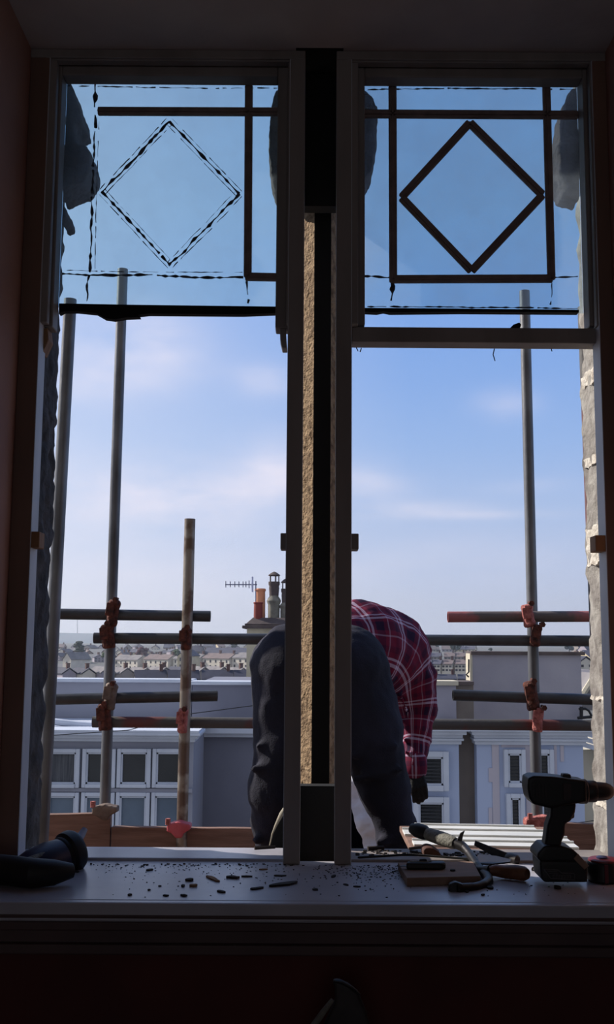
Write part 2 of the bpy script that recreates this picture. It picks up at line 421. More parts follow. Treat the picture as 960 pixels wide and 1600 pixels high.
fill_lt = bpy.data.lights.new('added room fill', 'AREA'); fill_lt.shape = 'RECTANGLE'; fill_lt.size = 2.0; fill_lt.size_y = 1.7; fill_lt.energy = 3.6; fill_lt.color = (1.0, .92, .88)  # added fill lamp behind the camera, lifts the room-facing frames
fill_ob = bpy.data.objects.new('added_room_fill', fill_lt); fill_ob.location = (0, -3.25, 1.75); fill_ob.rotation_euler = (R(90), 0, 0); COL.objects.link(fill_ob)
wf = MB()
wf.box(-2.7, XL, YI, 2.30, -.05, 3.35); wf.box(XR, 2.7, YI, 2.30, -.05, 3.35); wf.box(-2.7, XL - .14, 2.30, YO - .14, -.05, 3.35); wf.box(XR + .14, 2.7, 2.30, YO - .14, -.05, 3.35)
wf.box(XL, XR, YI, 2.29, ZT, 3.35).box(XL, XR, 2.29, 2.345, ZT + .042, 3.35).box(XL, XR, 2.345, YO - .14, W(480, 128, 2.5).z + .14, 3.35); wf.box(XL, XR, YI, YO - .14, -.05, ZS - .045)
tag(MB().box(-2.6, 2.6, YI - .006, YI, .16, W(480, 1480, YI).z).build('trim_3', mat('dark red painted shade', (84, 38, 34), .8, c2=(70, 32, 30), scale=4)), 'dark red wall strip under the window with painted shade', kind='structure')  # thin strip over the lower wall, its dark colour paints in the shade
tag(wf.build('wall_front', M_WALL), kind='structure')
tag(MB().box(XL, XR, YI + .002, YF + .03, ZT - .006, ZT + .001).build('trim_1', M_SOFFIT), 'pale plastered soffit over the window recess', kind='structure')
# window board and apron mouldings
sb = MB().box(XL - .12, XR + .12, YI - .02, YI + .001, ZS - .034, ZS).box(XL + .001, XR - .001, YI, YF + .04, ZS - .034, ZS)
tag(sb.build('window_sill', M_SILL, bevel=.004), 'glossy white window board strewn with debris', kind='structure')
zA = W(480, 1412, YI).z; zB = W(480, 1482, YI).z
ap = MB().box(XL - .25, XR + .25, YI - .012, YI, zB, ZS - .03)
ap.box(XL - .25, XR + .25, YI - .022, YI - .01, zB + .055, zB + .062).box(XL - .25, XR + .25, YI - .028, YI - .01, zB - .006, zB + .012).box(XL - .25, XR + .25, YI - .02, YI - .01, ZS - .05, ZS - .034)
tag(ap.build('trim_2', M_APRON, bevel=.003), 'dark moulded apron board under the window board', kind='structure')
tag(MB().box(-2.6, 2.6, YI - .02, YI, 0, .16).build('baseboard_front', M_APRON), kind='structure')

# outer stone: wall faces, jambs, lintel, sill
zL = W(480, 128, 2.5).z + .14            # underside of outer lintel
zO = W(560, 1331, 2.62).z                # top of the outer sill
st = MB()
xjl = W(75, 900, 2.56).x; xjr = W(922, 900, 2.56).x
tag(MB().box(-3.2, XL - .02, YO - .14, YO - .02, -8, 6).box(XR + .02, 3.2, YO - .14, YO - .02, -8, 6).box(XL - .02, XR + .02, YO - .14, YO - .02, zL, 6).box(XL - .02, XR + .02, YO - .14, YO - .02, -8, zO - .08).build('wall_outer', M_STONE), kind='structure')
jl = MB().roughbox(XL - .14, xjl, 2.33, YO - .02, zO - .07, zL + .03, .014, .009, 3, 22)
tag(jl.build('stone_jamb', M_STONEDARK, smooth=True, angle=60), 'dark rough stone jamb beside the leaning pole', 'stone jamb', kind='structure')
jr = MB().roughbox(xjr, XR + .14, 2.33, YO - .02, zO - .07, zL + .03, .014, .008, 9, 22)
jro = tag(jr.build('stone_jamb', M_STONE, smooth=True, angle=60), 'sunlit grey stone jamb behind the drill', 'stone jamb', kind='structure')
# mortar joints smeared across the sunlit jamb
for (py0, py1, seed) in ((570, 592, 1), (706, 720, 2), (820, 880, 3), (1090, 1096, 4), (1255, 1266, 5)):
    a, b = W(920, py0, 2.45).z, W(920, py1, 2.45).z
    MB().roughbox(xjr - .0035, xjr + .02, 2.415 + .02 * (seed % 2), 2.57, b, a, .008, .007, seed, 30).build('mortar', M_MORTAR, jro, smooth=True)
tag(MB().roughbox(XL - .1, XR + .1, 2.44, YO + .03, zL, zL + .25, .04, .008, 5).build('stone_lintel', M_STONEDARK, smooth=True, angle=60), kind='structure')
tag(MB().roughbox(XL - .12, XR + .12, 2.44, 2.66, zO - .10, zO - .006, .03, .004, 15).build('stone_sill', M_STONE, smooth=True, angle=60), kind='structure')

# broken stone spurs seen through the upper panes
spurs = [([(90, 120), (112, 130), (117, 152), (125, 168), (128, 190), (114, 193), (119, 224), (134, 224), (141, 238), (142, 262), (130, 282), (108, 290), (90, 300)], 'dark broken stone spur behind the left pane, at its outer edge'),
         ([(90, 312), (98, 318), (103, 336), (90, 342)], 'small stone chip below the dark spur of the left pane'),
         ([(446, 130), (431, 140), (425, 160), (421, 200), (420, 235), (423, 268), (428, 290), (446, 297)], 'thin stone spur behind the left pane, next to the mullion'),
         ([(556, 130), (572, 141), (582, 150), (591, 166), (589, 205), (589, 225), (582, 262), (571, 280), (556, 284)], 'rounded stone spur behind the right pane, next to the mullion'),
         ([(914, 130), (893, 138), (884, 165), (878, 205), (873, 225), (876, 268), (888, 292), (914, 298)], 'sunlit stone spur behind the right pane, at its outer edge')]
for i, (poly, lab) in enumerate(spurs):
    m = MB().pxprism(poly, 2.43, .12)
    o = rounded(m, 'stone_spur', M_BROKEN, voxel=.005, smooth=1, disp=.008, dsize=.02)
    tag(o, lab, 'broken stone', 'stone spurs left in the window head', 'structure')

# mullion between the lights
mu = tag(empty('stone_mullion', ((XSL + XSR) / 2, 2.5, zO)), 'rough stone mullion behind the gap between the two windows', 'mullion', kind='structure')
z320, z1230 = W(490, 322, 2.36).z, W(490, 1231, 2.36).z
xa, xb = W(470, 900, 2.45).x, W(528, 900, 2.45).x
xi0, xi1 = W(490, 900, 2.45).x, W(515, 900, 2.45).x
# body of the mullion with weathered chamfers facing the room
body = MB()
prof = [(xa - .012, 2.60), (xa - .012, 2.475), (xi0, 2.452), (xi1, 2.452), (xb + .012, 2.475), (xb + .012, 2.60)]


def strip(mb, x0, y0, x1, y1, z0, z1, th, seed, step=.012, amp=.004):
    """a rough slab from (x0,y0) to (x1,y1) in plan, th thick away from the room"""
    nz = int((z1 - z0) / step); nx = 5
    d = Vector((x1 - x0, y1 - y0, 0)); nn_ = Vector((-d.y, d.x, 0)).normalized() * th
    vs = []; fs = []
    for lay in range(2):
        for k in range(nz + 1):
            for i in range(nx + 1):
                p = Vector((x0, y0, z0)) + d * (i / nx) + Vector((0, 0, (z1 - z0) * k / nz)) + nn_ * lay
                q = Vector([noise.fractal(p * 40 + Vector((seed + 9 * a, 0, a)), 1, 2, 3) for a in range(3)])
                vs.append(p + q * amp)
    A = (nx + 1) * (nz + 1)
    for k in range(nz):
        for i in range(nx):
            a = k * (nx + 1) + i
            fs.append((a, a + 1, a + nx + 2, a + nx + 1)); fs.append((A + a, A + a + nx + 1, A + a + nx + 2, A + a + 1))
    for k in range(nz):
        a = k * (nx + 1); fs.append((a, a + nx + 1, A + a + nx + 1, A + a)); b = a + nx; fs.append((b, A + b, A + b + nx + 1, b + nx + 1))
    for i in range(nx):
        fs.append((i, A + i, A + i + 1, i + 1)); c = nz * (nx + 1) + i; fs.append((c, c + 1, A + c + 1, A + c))
    mb.add(vs, fs)


ml = MB(); strip(ml, xa - .004, 2.535, xi0 + .004, 2.475, z1230 - .1, z320 + .1, .02, 3)
ml.build('chamfer', M_SANDSTONE, mu, smooth=True, angle=70)
mr = MB(); strip(mr, xi1 - .004, 2.475, xb + .012, 2.56, z1230 - .1, z320 + .1, .02, 8)
mr.build('chamfer', M_SANDSTONE, mu, smooth=True, angle=70)
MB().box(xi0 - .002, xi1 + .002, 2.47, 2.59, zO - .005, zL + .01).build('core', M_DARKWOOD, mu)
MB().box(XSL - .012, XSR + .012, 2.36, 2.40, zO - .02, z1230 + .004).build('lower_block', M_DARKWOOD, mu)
MB().box(XSL - .012, XSR + .012, 2.36, 2.40, z320, ZT + .12).build('shade_block', M_DARKWOOD, mu)  # black block put in for the shade at the head of the stone
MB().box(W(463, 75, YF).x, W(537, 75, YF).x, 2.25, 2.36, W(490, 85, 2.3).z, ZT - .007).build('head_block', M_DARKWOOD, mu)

# joinery of the two lights
YG = 2.36
zH = W(480, 92, YF).z


def light(n, x0, x1, xl, xr, gl_px, gr_px, left):
    """x0..x1 outer faces of the box, xl..xr inner edges of its linings"""
    w = tag(empty(f'window_{n}', ((xl + xr) / 2, YF, ZS)), kind='structure')
    zbot = ZS + .0005
    lm = M_LINING if (left) else M_FRAME
    MB().box(x0, xl, YF, YF + .018, zbot, zH).build('lining', M_LINING if left else M_FRAME, w, bevel=.002)
    MB().box(xr, x1, YF, YF + .018, zbot, zH).build('lining', M_FRAME if left else M_LINING, w, bevel=.002)
    MB().box(x0, x1, YF, YF + .018, zH, ZT - .006).build('head_lining', M_FRAME, w, bevel=.002)
    # pulley stiles, seen edge on
    MB().box(xl - .010, xl + .001, YF + .001, 2.318, zbot, zH).build('pulley_stile', M_STILE, w)
    MB().box(xr - .001, xr + .010, YF + .001, 2.318, zbot, zH).build('pulley_stile', M_STILE, w)
    # staff bead round the upper sash
    zh2 = W(480, 105, 2.29).z; zbb = W(480, 513, 2.3).z
    bx = .016
    MB().box(xl - .004, xl + bx, YF + .006, YF + .03, zbb, zh2).build('bead', M_FRAME, w, bevel=.003)
    MB().box(xr - bx * .3, xr + .004, YF + .006, YF + .03, zbb, zh2).build('bead', M_FRAME, w, bevel=.003)
    MB().box(xl, xr, YF + .006, YF + .03, zh2, zH + .002).build('bead', M_FRAME, w, bevel=.003)
    # upper sash
    gx0, gx1 = W(gl_px, 300, YG).x, W(gr_px, 300, YG).x
    gz1 = W(480, 133, YG).z; gz0 = W(480, 478 if left else 484, YG).z
    sa = MB()
    zs_bot = W(480, 520, 2.33).z if left else W(480, 514, 2.33).z
    MB().box(xl - .002, gx0, 2.295, 2.345, zs_bot, ZT + .04).build('sash_stile', M_FRAME, w, bevel=.003)
    MB().box(gx1, xr + .002, 2.295, 2.345, zs_bot, ZT + .04).build('sash_stile', M_FRAME, w, bevel=.003)
    MB().box(gx0, gx1, 2.295, 2.339, gz1 - .015, ZT + .04).build('sash_rail', M_FRAME, w, bevel=.003)
    if left:
        # sash horns left where the bottom rail was cut away
        for xa_, xb_ in ((W(58, 520, 2.33).x, W(72, 520, 2.33).x), (W(438, 520, 2.33).x, xr + .002)):
            MB().pxprism([(437, 500), (446, 500), (449, 543), (441, 543), (438, 530)] if xa_ > -.2 else [(56, 514), (74, 512), (76, 530), (66, 552), (58, 548)], 2.30, .045).build('horn', M_FRAME if xa_ > -.2 else M_BARE, w, bevel=.002)
    else:
        MB().box(W(550, 530, 2.31).x, W(935, 530, 2.31).x, 2.295, 2.345, W(480, 543, 2.31).z + .010, W(480, 513, 2.31).z).build('sash_rail', M_FRAME, w, bevel=.002)
    # glass
    g = MB().box(gx0 - .004, gx1 + .004, YG - .002, YG + .002, gz0 - .004, gz1 + .004).build('glass_pane', M_GLASS if left else M_GLASS2, w)
    # timber sub-sill with two steps
    sbm = MB().box(xl - .02, xr + .02, YF + .03, 2.33, ZS - .02, ZS + .006)
    sbm.box(xl - .02, xr + .02, 2.33, 2.40, ZS - .02, W(480, 1339, 2.33).z).box(xl - .02, xr + .02, 2.40, 2.46, ZS - .03, W(480, 1333, 2.40).z)
    sbm.build('sub_sill', M_SILL if left else M_FRAME, w, bevel=.003)
    # little stop blocks half-way down
    for (px, sgn) in (((52, 1), (445, -1)) if left else ((553, 1), (937, -1))):
        a = W(px - 6, 836, 2.29).x; b = W(px + 7, 860, 2.29).x
        if px == 52: a = xl - .012; b = W(66, 850, 2.29).x
        if px == 937: a = W(926, 850, 2.29).x; b = xr + .012
        MB().box(a, b, YF + .004, YF + .05, W(480, 860, 2.29).z, W(480, 835, 2.29).z).build('stop_block', M_BARE if px in (52, 937) else M_FRAME, w, bevel=.002)
    return w


w1 = light(1, XL, XSL, XLl, XML, 101, 434, True)
w2 = light(2, XSR, XR, XMR, XRl, 568, 904, False)


def bar(a, b, wpx, parent, name='glazing_bar', m=M_CAME, Y=YG - .014, th=.012):
    ax, ay = a; bx, by = b; d = Vector((bx - ax, by - ay)).normalized(); n = Vector((-d.y, d.x)) * wpx / 2
    MB().pxprism([(ax + n.x, ay + n.y), (bx + n.x, by + n.y), (bx - n.x, by - n.y), (ax - n.x, ay - n.y)], Y, th).build(name, m, parent, bevel=.0035)
    MB().pxprism([(ax + n.x * .2, ay + n.y * .2), (bx + n.x * .2, by + n.y * .2), (bx - n.x * .2, by - n.y * .2), (ax - n.x * .2, ay - n.y * .2)], Y - .004, .006).build(name, m, parent)


# right pane: complete lattice with diamond
for a, b in (((566, 176), (905, 178)), ((614, 131), (615, 440)), ((855, 132), (863, 436)), ((612, 435), (865, 434)),
             ((628, 307), (735, 190)), ((735, 190), (849, 303)), ((849, 303), (738, 422)), ((738, 422), (628, 307))):
    d = (Vector(b) - Vector(a)).normalized() * (3 if abs(a[0] - b[0]) > 60 and abs(a[1] - b[1]) > 60 else 0)
    bar(a, b, 12.5, w2)
# left pane: what is left of the lattice
for a, b in (((152, 172), (436, 173)), ((389, 131), (387, 432)), ((383, 431), (435, 432))):
    bar(a, b, 12.5, w1)


def residue(pts, r, parent, seed, gap=.12, jit=1.6, broken=True):
    random.seed(seed); mb = MB()
    total = []
    for (x0, y0), (x1, y1) in zip(pts, pts[1:]):
        n = max(2, int(math.hypot(x1 - x0, y1 - y0) / 6))
        for i in range(n): total.append((x0 + (x1 - x0) * i / n, y0 + (y1 - y0) * i / n))
    total.append(pts[-1])
    run = []
    off = 0
    for i, (x, y) in enumerate(total):
        off = off * .7 + random.uniform(-jit, jit) * .7
        run.append((W(x + off, y + off * .6, YG - .0035), r * random.choice((.35, .5, .8, 1.2, 1.5))))
        if (broken and random.random() < gap) or i == len(total) - 1:
            if len(run) > 1: mb.path([p for p, _ in run], [q for _, q in run], 6)
            run = []
    if mb.v: mb.build('putty_residue', M_PUTTY, parent, smooth=True)


D0 = [(265, 190), (374, 303), (266, 414), (160, 300), (265, 190)]
for i in range(4):
    a, b = D0[i], D0[i + 1]
    residue([a, b], .0030, w1, 10 + i, .02, 1.3)
    c = ((a[0] + b[0]) / 2 - 266, (a[1] + b[1]) / 2 - 302); k = 6 / math.hypot(*c)
    residue([(a[0] + c[0] * k, a[1] + c[1] * k), (b[0] + c[0] * k, b[1] + c[1] * k)], .0009, w1, 20 + i, .14, .8)
    residue([(a[0] - c[0] * k, a[1] - c[1] * k), (b[0] - c[0] * k, b[1] - c[1] * k)], .0008, w1, 30 + i, .2, .8)
residue([(149, 180), (146, 260), (142, 375), (140, 425)], .0028, w1, 41, .05)
residue([(155, 190), (151, 300), (149, 420)], .0008, w1, 42, .15, .5)
residue([(150, 132), (149, 168)], .0045, w1, 43, 0, 2)
residue([(140, 430), (138, 472)], .0022, w1, 44, .15, 2.5)
residue([(98, 428), (140, 430), (240, 430), (300, 434), (380, 433)], .0026, w1, 45, .06, 1.2)
residue([(98, 422), (200, 425), (380, 426)], .0009, w1, 46, .15, .8)
residue([(386, 440), (388, 474)], .0026, w1, 47, .1, 2)
residue([(104, 134), (250, 137), (434, 138)], .0012, w1, 48, .2, 1.2)
residue([(570, 432), (612, 434)], .0022, w2, 49, .1, 1.5)
residue([(613, 440), (612, 476)], .0045, w2, 50, .1, 3)
residue([(866, 434), (905, 433)], .0018, w2, 51, .15, 1.5)
residue([(862, 440), (861, 476)], .002, w2, 52, .1, 1.5)
residue([(574, 479), (700, 480), (903, 482)], .0016, w2, 53, .05, 1)
residue([(574, 140), (700, 138), (900, 140)], .0014, w2, 54, .15, 1)
# ragged black putty edge hanging under each pane
MB().pxprism([(92, 474), (200, 476), (434, 479), (434, 489), (380, 491), (232, 490), (214, 492), (219, 495), (196, 496), (178, 499), (164, 497), (150, 489), (120, 486), (100, 486), (92, 490)], YG - .012, .02).build('putty_edge', M_DARKWOOD, w1)
MB().pxprism([(567, 481), (700, 482), (905, 484), (905, 488), (720, 487), (610, 488), (600, 486), (590, 488), (567, 487)], YG - .012, .02).build('putty_edge', M_DARKWOOD, w2)
# splinter sticking up from the rail and threads hanging under it
MB().pxprism([(797, 513), (803, 507), (812, 504), (815, 507), (813, 513)], 2.31, .008).build('splinter', M_DARKWOOD, w2)
for pts in ([(773, 545), (771, 554), (774, 564)], [(557, 543), (560, 549)], [(565, 544), (563, 550)], [(862, 545), (863, 549)]):
    MB().path([W(x, y, 2.32) for x, y in pts], .0012, 6).build('thread', M_DARKWOOD, w2)

# ------------------------------------------------------------------ scaffold
def tube(name, a, b, m, label, group='scaffold tubes', r=.02415, cat='scaffold tube', curve=0):
    a, b = Vector(a), Vector(b); mb = MB()
    d = (b - a).normalized(); L = (b - a).length
    n = max(2, int(L / .12))
    pts = [a + d * L * i / n for i in range(n + 1)]
    u = d.cross(Vector((0, 1, 0))).normalized() if abs(d.y) < .9 else Vector((1, 0, 0)); w = d.cross(u)
    vs = []; fs = []; k_ = 20
    def ring(p, rr):
        for k in range(k_):
            t = 2 * math.pi * k / k_; vs.append(p + (u * math.cos(t) + w * math.sin(t)) * rr)
    ring(a + d * .05, r - .004); ring(a, r - .004)
    for p in pts: ring(p, r)
    ring(b, r - .004); ring(b - d * .05, r - .004)
    R_ = len(vs) // k_
    for i in range(R_ - 1):
        for k in range(k_):
            p, q = i * k_ + k, i * k_ + (k + 1) % k_
            fs.append((p, q, q + k_, p + k_))
    fs.append(tuple(range(k_))[::-1]); fs.append(tuple(range((R_ - 1) * k_, R_ * k_)))
    mb.add(vs, fs)
    o = mb.build(name, m, None, smooth=True, angle=50)
    return tag(o, label, cat, group)


ZD = .50                                  # top of the scaffold deck
YS, YT, YP = 4.60, 4.552, 4.504           # standards, rails, front standard


def down(px, py, Y, z):
    p = W(px, py, Y); return Vector((p.x, p.y, z))


def drop(p, q, z):
    """continue the line p-q down to height z"""
    t = (z - p.z) / (q.z - p.z); return p + (q - p) * t


p, q = W(110, 468, 3.8), W(75, 1130, 3.8)
tube('scaffold_tube', p, drop(p, q, -1.2), M_TUBE, 'tall scaffold pole leaning close beside the dark left jamb')
p, q = W(192, 421, YS), W(166, 1200, YS)
tube('scaffold_tube', p, drop(p, q, -1.2), M_TUBE, 'tall upright scaffold pole second from the left')
p, q = W(297, 811, YP), W(286, 1240, YP)
tube('scaffold_tube', p, drop(p, q, -1.2), M_TUBERUST, 'short upright scaffold pole with rust patches and open top')
p, q = W(820, 455, YS), W(838, 1200, YS)
tube('scaffold_tube', p, drop(p, q, -1.2), M_TUBE, 'tall upright scaffold pole behind the drill')
p, q = W(913, 480, 3.8), W(933, 1000, 3.8)
tube('scaffold_tube', p, drop(p, q, -1.2), M_TUBERED2, 'pinkish scaffold pole just showing past the sunlit stone jamb')
tube('scaffold_tube', W(-60, 957, YT), W(329, 963, YT), M_TUBEDARK, 'topmost short scaffold rail on the left, crossing two poles')
tube('scaffold_tube', W(147, 997, YT), W(1010, 1002, YT), M_TUBEDARK, 'long upper scaffold rail passing behind the bending person')
tube('scaffold_tube', W(-60, 1096, YT), W(340, 1087, YT), M_TUBEDARK, 'lower short scaffold rail on the left, in front of pale parapet')
tube('scaffold_tube', W(145, 1128, YT), W(1010, 1134, YT), M_TUBERED2, 'long lower scaffold rail with faded red paint behind the person')
tube('scaffold_tube', W(700, 964, YT), W(1010, 963, YT), M_TUBERED, 'short scaffold rail painted red, highest on the right')
tube('scaffold_tube', W(708, 1086, YT), W(1010, 1096, YT), M_TUBEDARK, 'short bare scaffold rail on the right above the lowest rail')


def coupler(px, py, Y, m, label, h=.11, w=.062, tilt=0.0, kind='band'):
    c = W(px, py, Y)
    e = empty('scaffold_coupler', c, label, 'scaffold coupler', 'scaffold couplers')
    rot = Matrix.Rotation(tilt, 3, 'Y')
    # saddle round the tube, hinged flap, T-bolt and nut
    b = MB()
    b.path([c + rot @ Vector((0, .0, -h / 2)), c + rot @ Vector((0, .0, -h / 2 + .012)), c + rot @ Vector((0, 0, -.02)), c + rot @ Vector((0, 0, .02)), c + rot @ Vector((0, 0, h / 2 - .012)), c + rot @ Vector((0, 0, h / 2))],
           [w * .42, w * .5, w * .46, w * .46, w * .52, w * .40], 12)
    rounded(b, 'saddle', m, e, voxel=.005, smooth=1, disp=.008, dsize=.02)
    f = MB().obox(c + rot @ Vector((-.012, -.028, h * .12)), (w * .62, .014, h * .5), rot)
    f.path([c + rot @ Vector((-w * .30, -.026, h * .38)), c + rot @ Vector((w * .30, -.026, h * .38))], .010, 10)
    f.build('flap', m, e, bevel=.003)
    t = MB().path([c + rot @ Vector((.010, -.01, h * .56)), c + rot @ Vector((.010, -.062, h * .50))], .0065, 8)
    t.build('bolt', M_RUST, e, smooth=True)
    q = c + rot @ Vector((.010, -.05, h * .51))
    MB().path([q, q + Vector((0, -.014, 0))], .0125, 6).build('nut', M_RUST, e)
    return e


YC = YT - .028
coupler(177, 958, YC, M_RUST, 'rusty coupler where second pole meets the topmost left rail', .115, .055, .15)
coupler(169, 994, YC, M_RUST, 'rusty coupler at the left end of the long upper rail', .105, .06, -.1)
coupler(173, 1088, YC, M_GREYCAST, 'pale flaking coupler where second pole meets lower left rail', .115, .055, .12)
coupler(164, 1120, YC, M_RUST, 'dark rusty coupler at the left end of the lower long rail', .115, .062, -.08)
coupler(291, 998, YP - .03, M_RUST, 'rusty coupler on the short pole at the upper long rail', .095, .05, .0)
coupler(286, 1126, YP - .03, M_RUSTPINK, 'red painted coupler on the short pole at lower long rail', .105, .045, .05)
coupler(826, 962, YC, M_RUSTPINK, 'pinkish coupler holding the red rail to right pole', .10, .055, -.15)
coupler(838, 993, YC, M_RUST, 'brown coupler on the right pole at upper long rail', .095, .05, .15)
coupler(831, 1087, YC, M_RUST, 'large rusty coupler holding bare right rail to its pole', .125, .058, -.15)
coupler(841, 1124, YC, M_RUSTPINK, 'orange brown coupler lowest of the four on the right pole', .105, .05, .1)


def clamp(px, py, Y, m, label, wpx=38, hpx=26, name='board_clamp'):
    c = W(px, py, Y); s = Y / FPX
    e = empty(name, c, label, 'scaffold clamp', 'clamps at the feet of the rails')
    b = MB().pxprism([(px - wpx / 2, py - hpx * .3), (px - wpx * .2, py - hpx * .42), (px, py - hpx * .5), (px + wpx * .25, py - hpx * .4), (px + wpx / 2, py - hpx * .32), (px + wpx * .48, py), (px + wpx * .2, py + hpx * .2), (px + wpx * .15, py + hpx * .48), (px - wpx * .1, py + hpx * .5), (px - wpx * .3, py + hpx * .2), (px - wpx / 2, py + hpx * .1)], Y - .03, .06)
    rounded(b, 'casting', m, e, voxel=.006, smooth=3, disp=.006, dsize=.03)
    MB().path([c + Vector((-wpx * s * .4, -.02, .025)), c + Vector((-wpx * s * .4, -.02, .05))], .011, 8).build('bolt', M_RUSTPINK, e)
    return e


YB = 4.50
clamp(163, 1270, YB - .05, M_GREYCAST, 'grey cast clamp at foot of the second pole', 40, 26)
clamp(279, 1297, YB - .05, M_PINKCAP, 'bright pink clamp at the foot of the short pole', 38, 26)
clamp(853, 1289, YB - .05, M_RUSTPINK, 'pale pink clamp behind the drill handle', 62, 28)


def board(a, b, z1a, z1b, h, Y, label, th=.038):
    mb = MB(); n = 30; vs = []; fs = []
    for i in range(n + 1):
        t = i / n; x = a + (b - a) * t; zt = z1a + (z1b - z1a) * t + noise.noise(Vector((x * 6, Y, 0))) * .003
        for dy in (0, th):
            vs.append((x, Y + dy, zt - h)); vs.append((x, Y + dy, zt))
    for i in range(n):
        o = i * 4
        fs += [(o, o + 4, o + 5, o + 1), (o + 2, o + 3, o + 7, o + 6), (o + 1, o + 5, o + 7, o + 3), (o, o + 2, o + 6, o + 4)]
    fs += [(0, 1, 3, 2), (n * 4, n * 4 + 2, n * 4 + 3, n * 4 + 1)]
    mb.add(vs, fs)
    return tag(mb.build('toe_board', M_BOARD, bevel=.003), label, 'scaffold board', 'toe boards along the deck edge')


def zz(px, py, Y): return W(px, py, Y).z


board(W(10, 1272, YB).x, W(173, 1272, YB).x, zz(60, 1274, YB), zz(173, 1271, YB), .30, YB, 'brown toe board standing higher, by the second pole')
board(W(174, 1296, YB).x, W(560, 1296, YB).x, zz(174, 1293, YB), zz(560, 1296, YB), zz(300, 1296, YB) - ZD, YB, 'long brown toe board behind the pink clamp')
board(W(561, 1297, YB).x, W(850, 1297, YB).x, zz(561, 1296, YB), zz(850, 1297, YB), zz(700, 1297, YB) - ZD, YB, 'brown toe board behind the grey handled hammer')
board(W(851, 1284, YB).x, W(1010, 1290, YB).x, zz(851, 1284, YB), zz(1010, 1291, YB), zz(900, 1288, YB) - ZD, YB, 'reddish toe board standing higher, behind the drill')
dk = MB()
for i in range(6): dk.box(-3, 3, 2.95 + i * .26, 3.19 + i * .26, ZD - .04, ZD)
tag(dk.build('scaffold_deck', M_BOARD, bevel=.003), kind='structure')

# ------------------------------------------------------------------ street behind: the bay house
def pbox(mb, x0, x1, y0, y1, Y, d):
    """box whose front face is the picture rectangle at distance Y, d deep"""
    a = W(x0, y0, Y); b = W(x1, y1, Y); mb.box(a.x, b.x, Y, Y + d, b.z, a.z); return mb


def house_window(parent, x0, x1, y0, y1, Y, pane, frame_px=7, blind=False, sash=False):
    """a white surround, a projecting frame and its pane set back"""
    a = W(x0 - frame_px, y0 - frame_px, Y); b = W(x1 + frame_px, y1 + frame_px, Y); c = W(x0, y0, Y); d = W(x1, y1, Y)
    m = MB()
    m.box(a.x, c.x, Y - .09, Y + .0, b.z, a.z); m.box(d.x, b.x, Y - .09, Y + .0, b.z, a.z)
    m.box(c.x, d.x, Y - .09, Y + .0, c.z, a.z); m.box(c.x, d.x, Y - .11, Y + .0, b.z, d.z)
    f = m.build('window', M_WHITETRIM, parent, bevel=.008)
    g = .022
    m2 = MB().box(c.x, c.x + g, Y - .065, Y, d.z, c.z).box(d.x - g, d.x, Y - .065, Y, d.z, c.z).box(c.x, d.x, Y - .065, Y, c.z - g, c.z).box(c.x, d.x, Y - .065, Y, d.z, d.z + g)
    m2.build('casement', M_WHITETRIM, f)
    MB().box(c.x, d.x, Y - .02, Y - .005, d.z, c.z).build('pane', pane, f)
    if blind:
        s = MB(); n = int((c.z - d.z) / .045)
        for i in range(n): s.box(c.x + g, d.x - g, Y - .034, Y - .021, d.z + i * .045 + .010, d.z + i * .045 + .026)
        s.build('blind', M_BLIND, f)
    return f


YA = 15.0
bay = empty('bay_house', W(190, 1290, YA), 'blue grey rendered house with a flat roofed bay of white windows', 'house')
GZ = -9.0
a = W(-40, 1150, YA); b = W(303, 1150, YA)
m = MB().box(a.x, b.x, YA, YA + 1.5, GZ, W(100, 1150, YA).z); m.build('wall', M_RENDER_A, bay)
# cornice with two mouldings
zc0, zc1 = zz(200, 1158, YA), zz(200, 1142, YA)
m = MB().box(a.x, b.x + .03, YA - .10, YA + .5, zc0, zz(200, 1152, YA)).box(a.x, b.x + .08, YA - .20, YA + .5, zz(200, 1152, YA), zz(200, 1147, YA)).box(a.x, b.x + .12, YA - .28, YA + .5, zz(200, 1147, YA), zc1)
m.build('cornice', M_WHITETRIM, bay, bevel=.01)
m = MB().box(a.x, b.x + .1, YA - .28, YA + 1.98, zc1, zc1 + .03); m.build('bay_roof', M_WHITETRIM, bay)
# parapet of the main wall behind the bay roof
YA2 = 17.0
m = MB(); q0 = W(-60, 1069, YA2); q1 = W(300, 1067, YA2)
m.box(q0.x, q1.x, YA2, YA2 + .35, GZ, q1.z); m.build('parapet', M_RENDER_A, bay)
MB().box(q0.x, q1.x + .04, YA2 - .06, YA2 + .41, q1.z, q1.z + .06).build('coping', M_WHITETRIM, bay, bevel=.02)
# recessed right hand wall with its own coping and cornice
YA3 = 16.6
r0 = W(301, 1065, YA3); r1 = W(560, 1068, YA3)
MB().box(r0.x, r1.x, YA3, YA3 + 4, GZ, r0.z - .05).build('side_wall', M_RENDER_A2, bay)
MB().box(r0.x - .03, r1.x, YA3 - .06, YA3 + .4, r0.z - .05, r0.z + .01).build('coping', M_WHITETRIM, bay, bevel=.02)
MB().box(r0.x, r1.x, YA3 - .12, YA3, zz(350, 1151, YA3), zz(350, 1145, YA3)).box(r0.x, r1.x, YA3 - .2, YA3, zz(350, 1145, YA3), zz(350, 1136, YA3)).build('cornice', M_WHITETRIM, bay, bevel=.01)
MB().box(W(303, 1150, YA3).x, W(312, 1150, YA3).x, YA3 - .08, YA3 + .1, GZ, zz(303, 1160, YA3)).build('pilaster', M_WHITETRIM, bay)
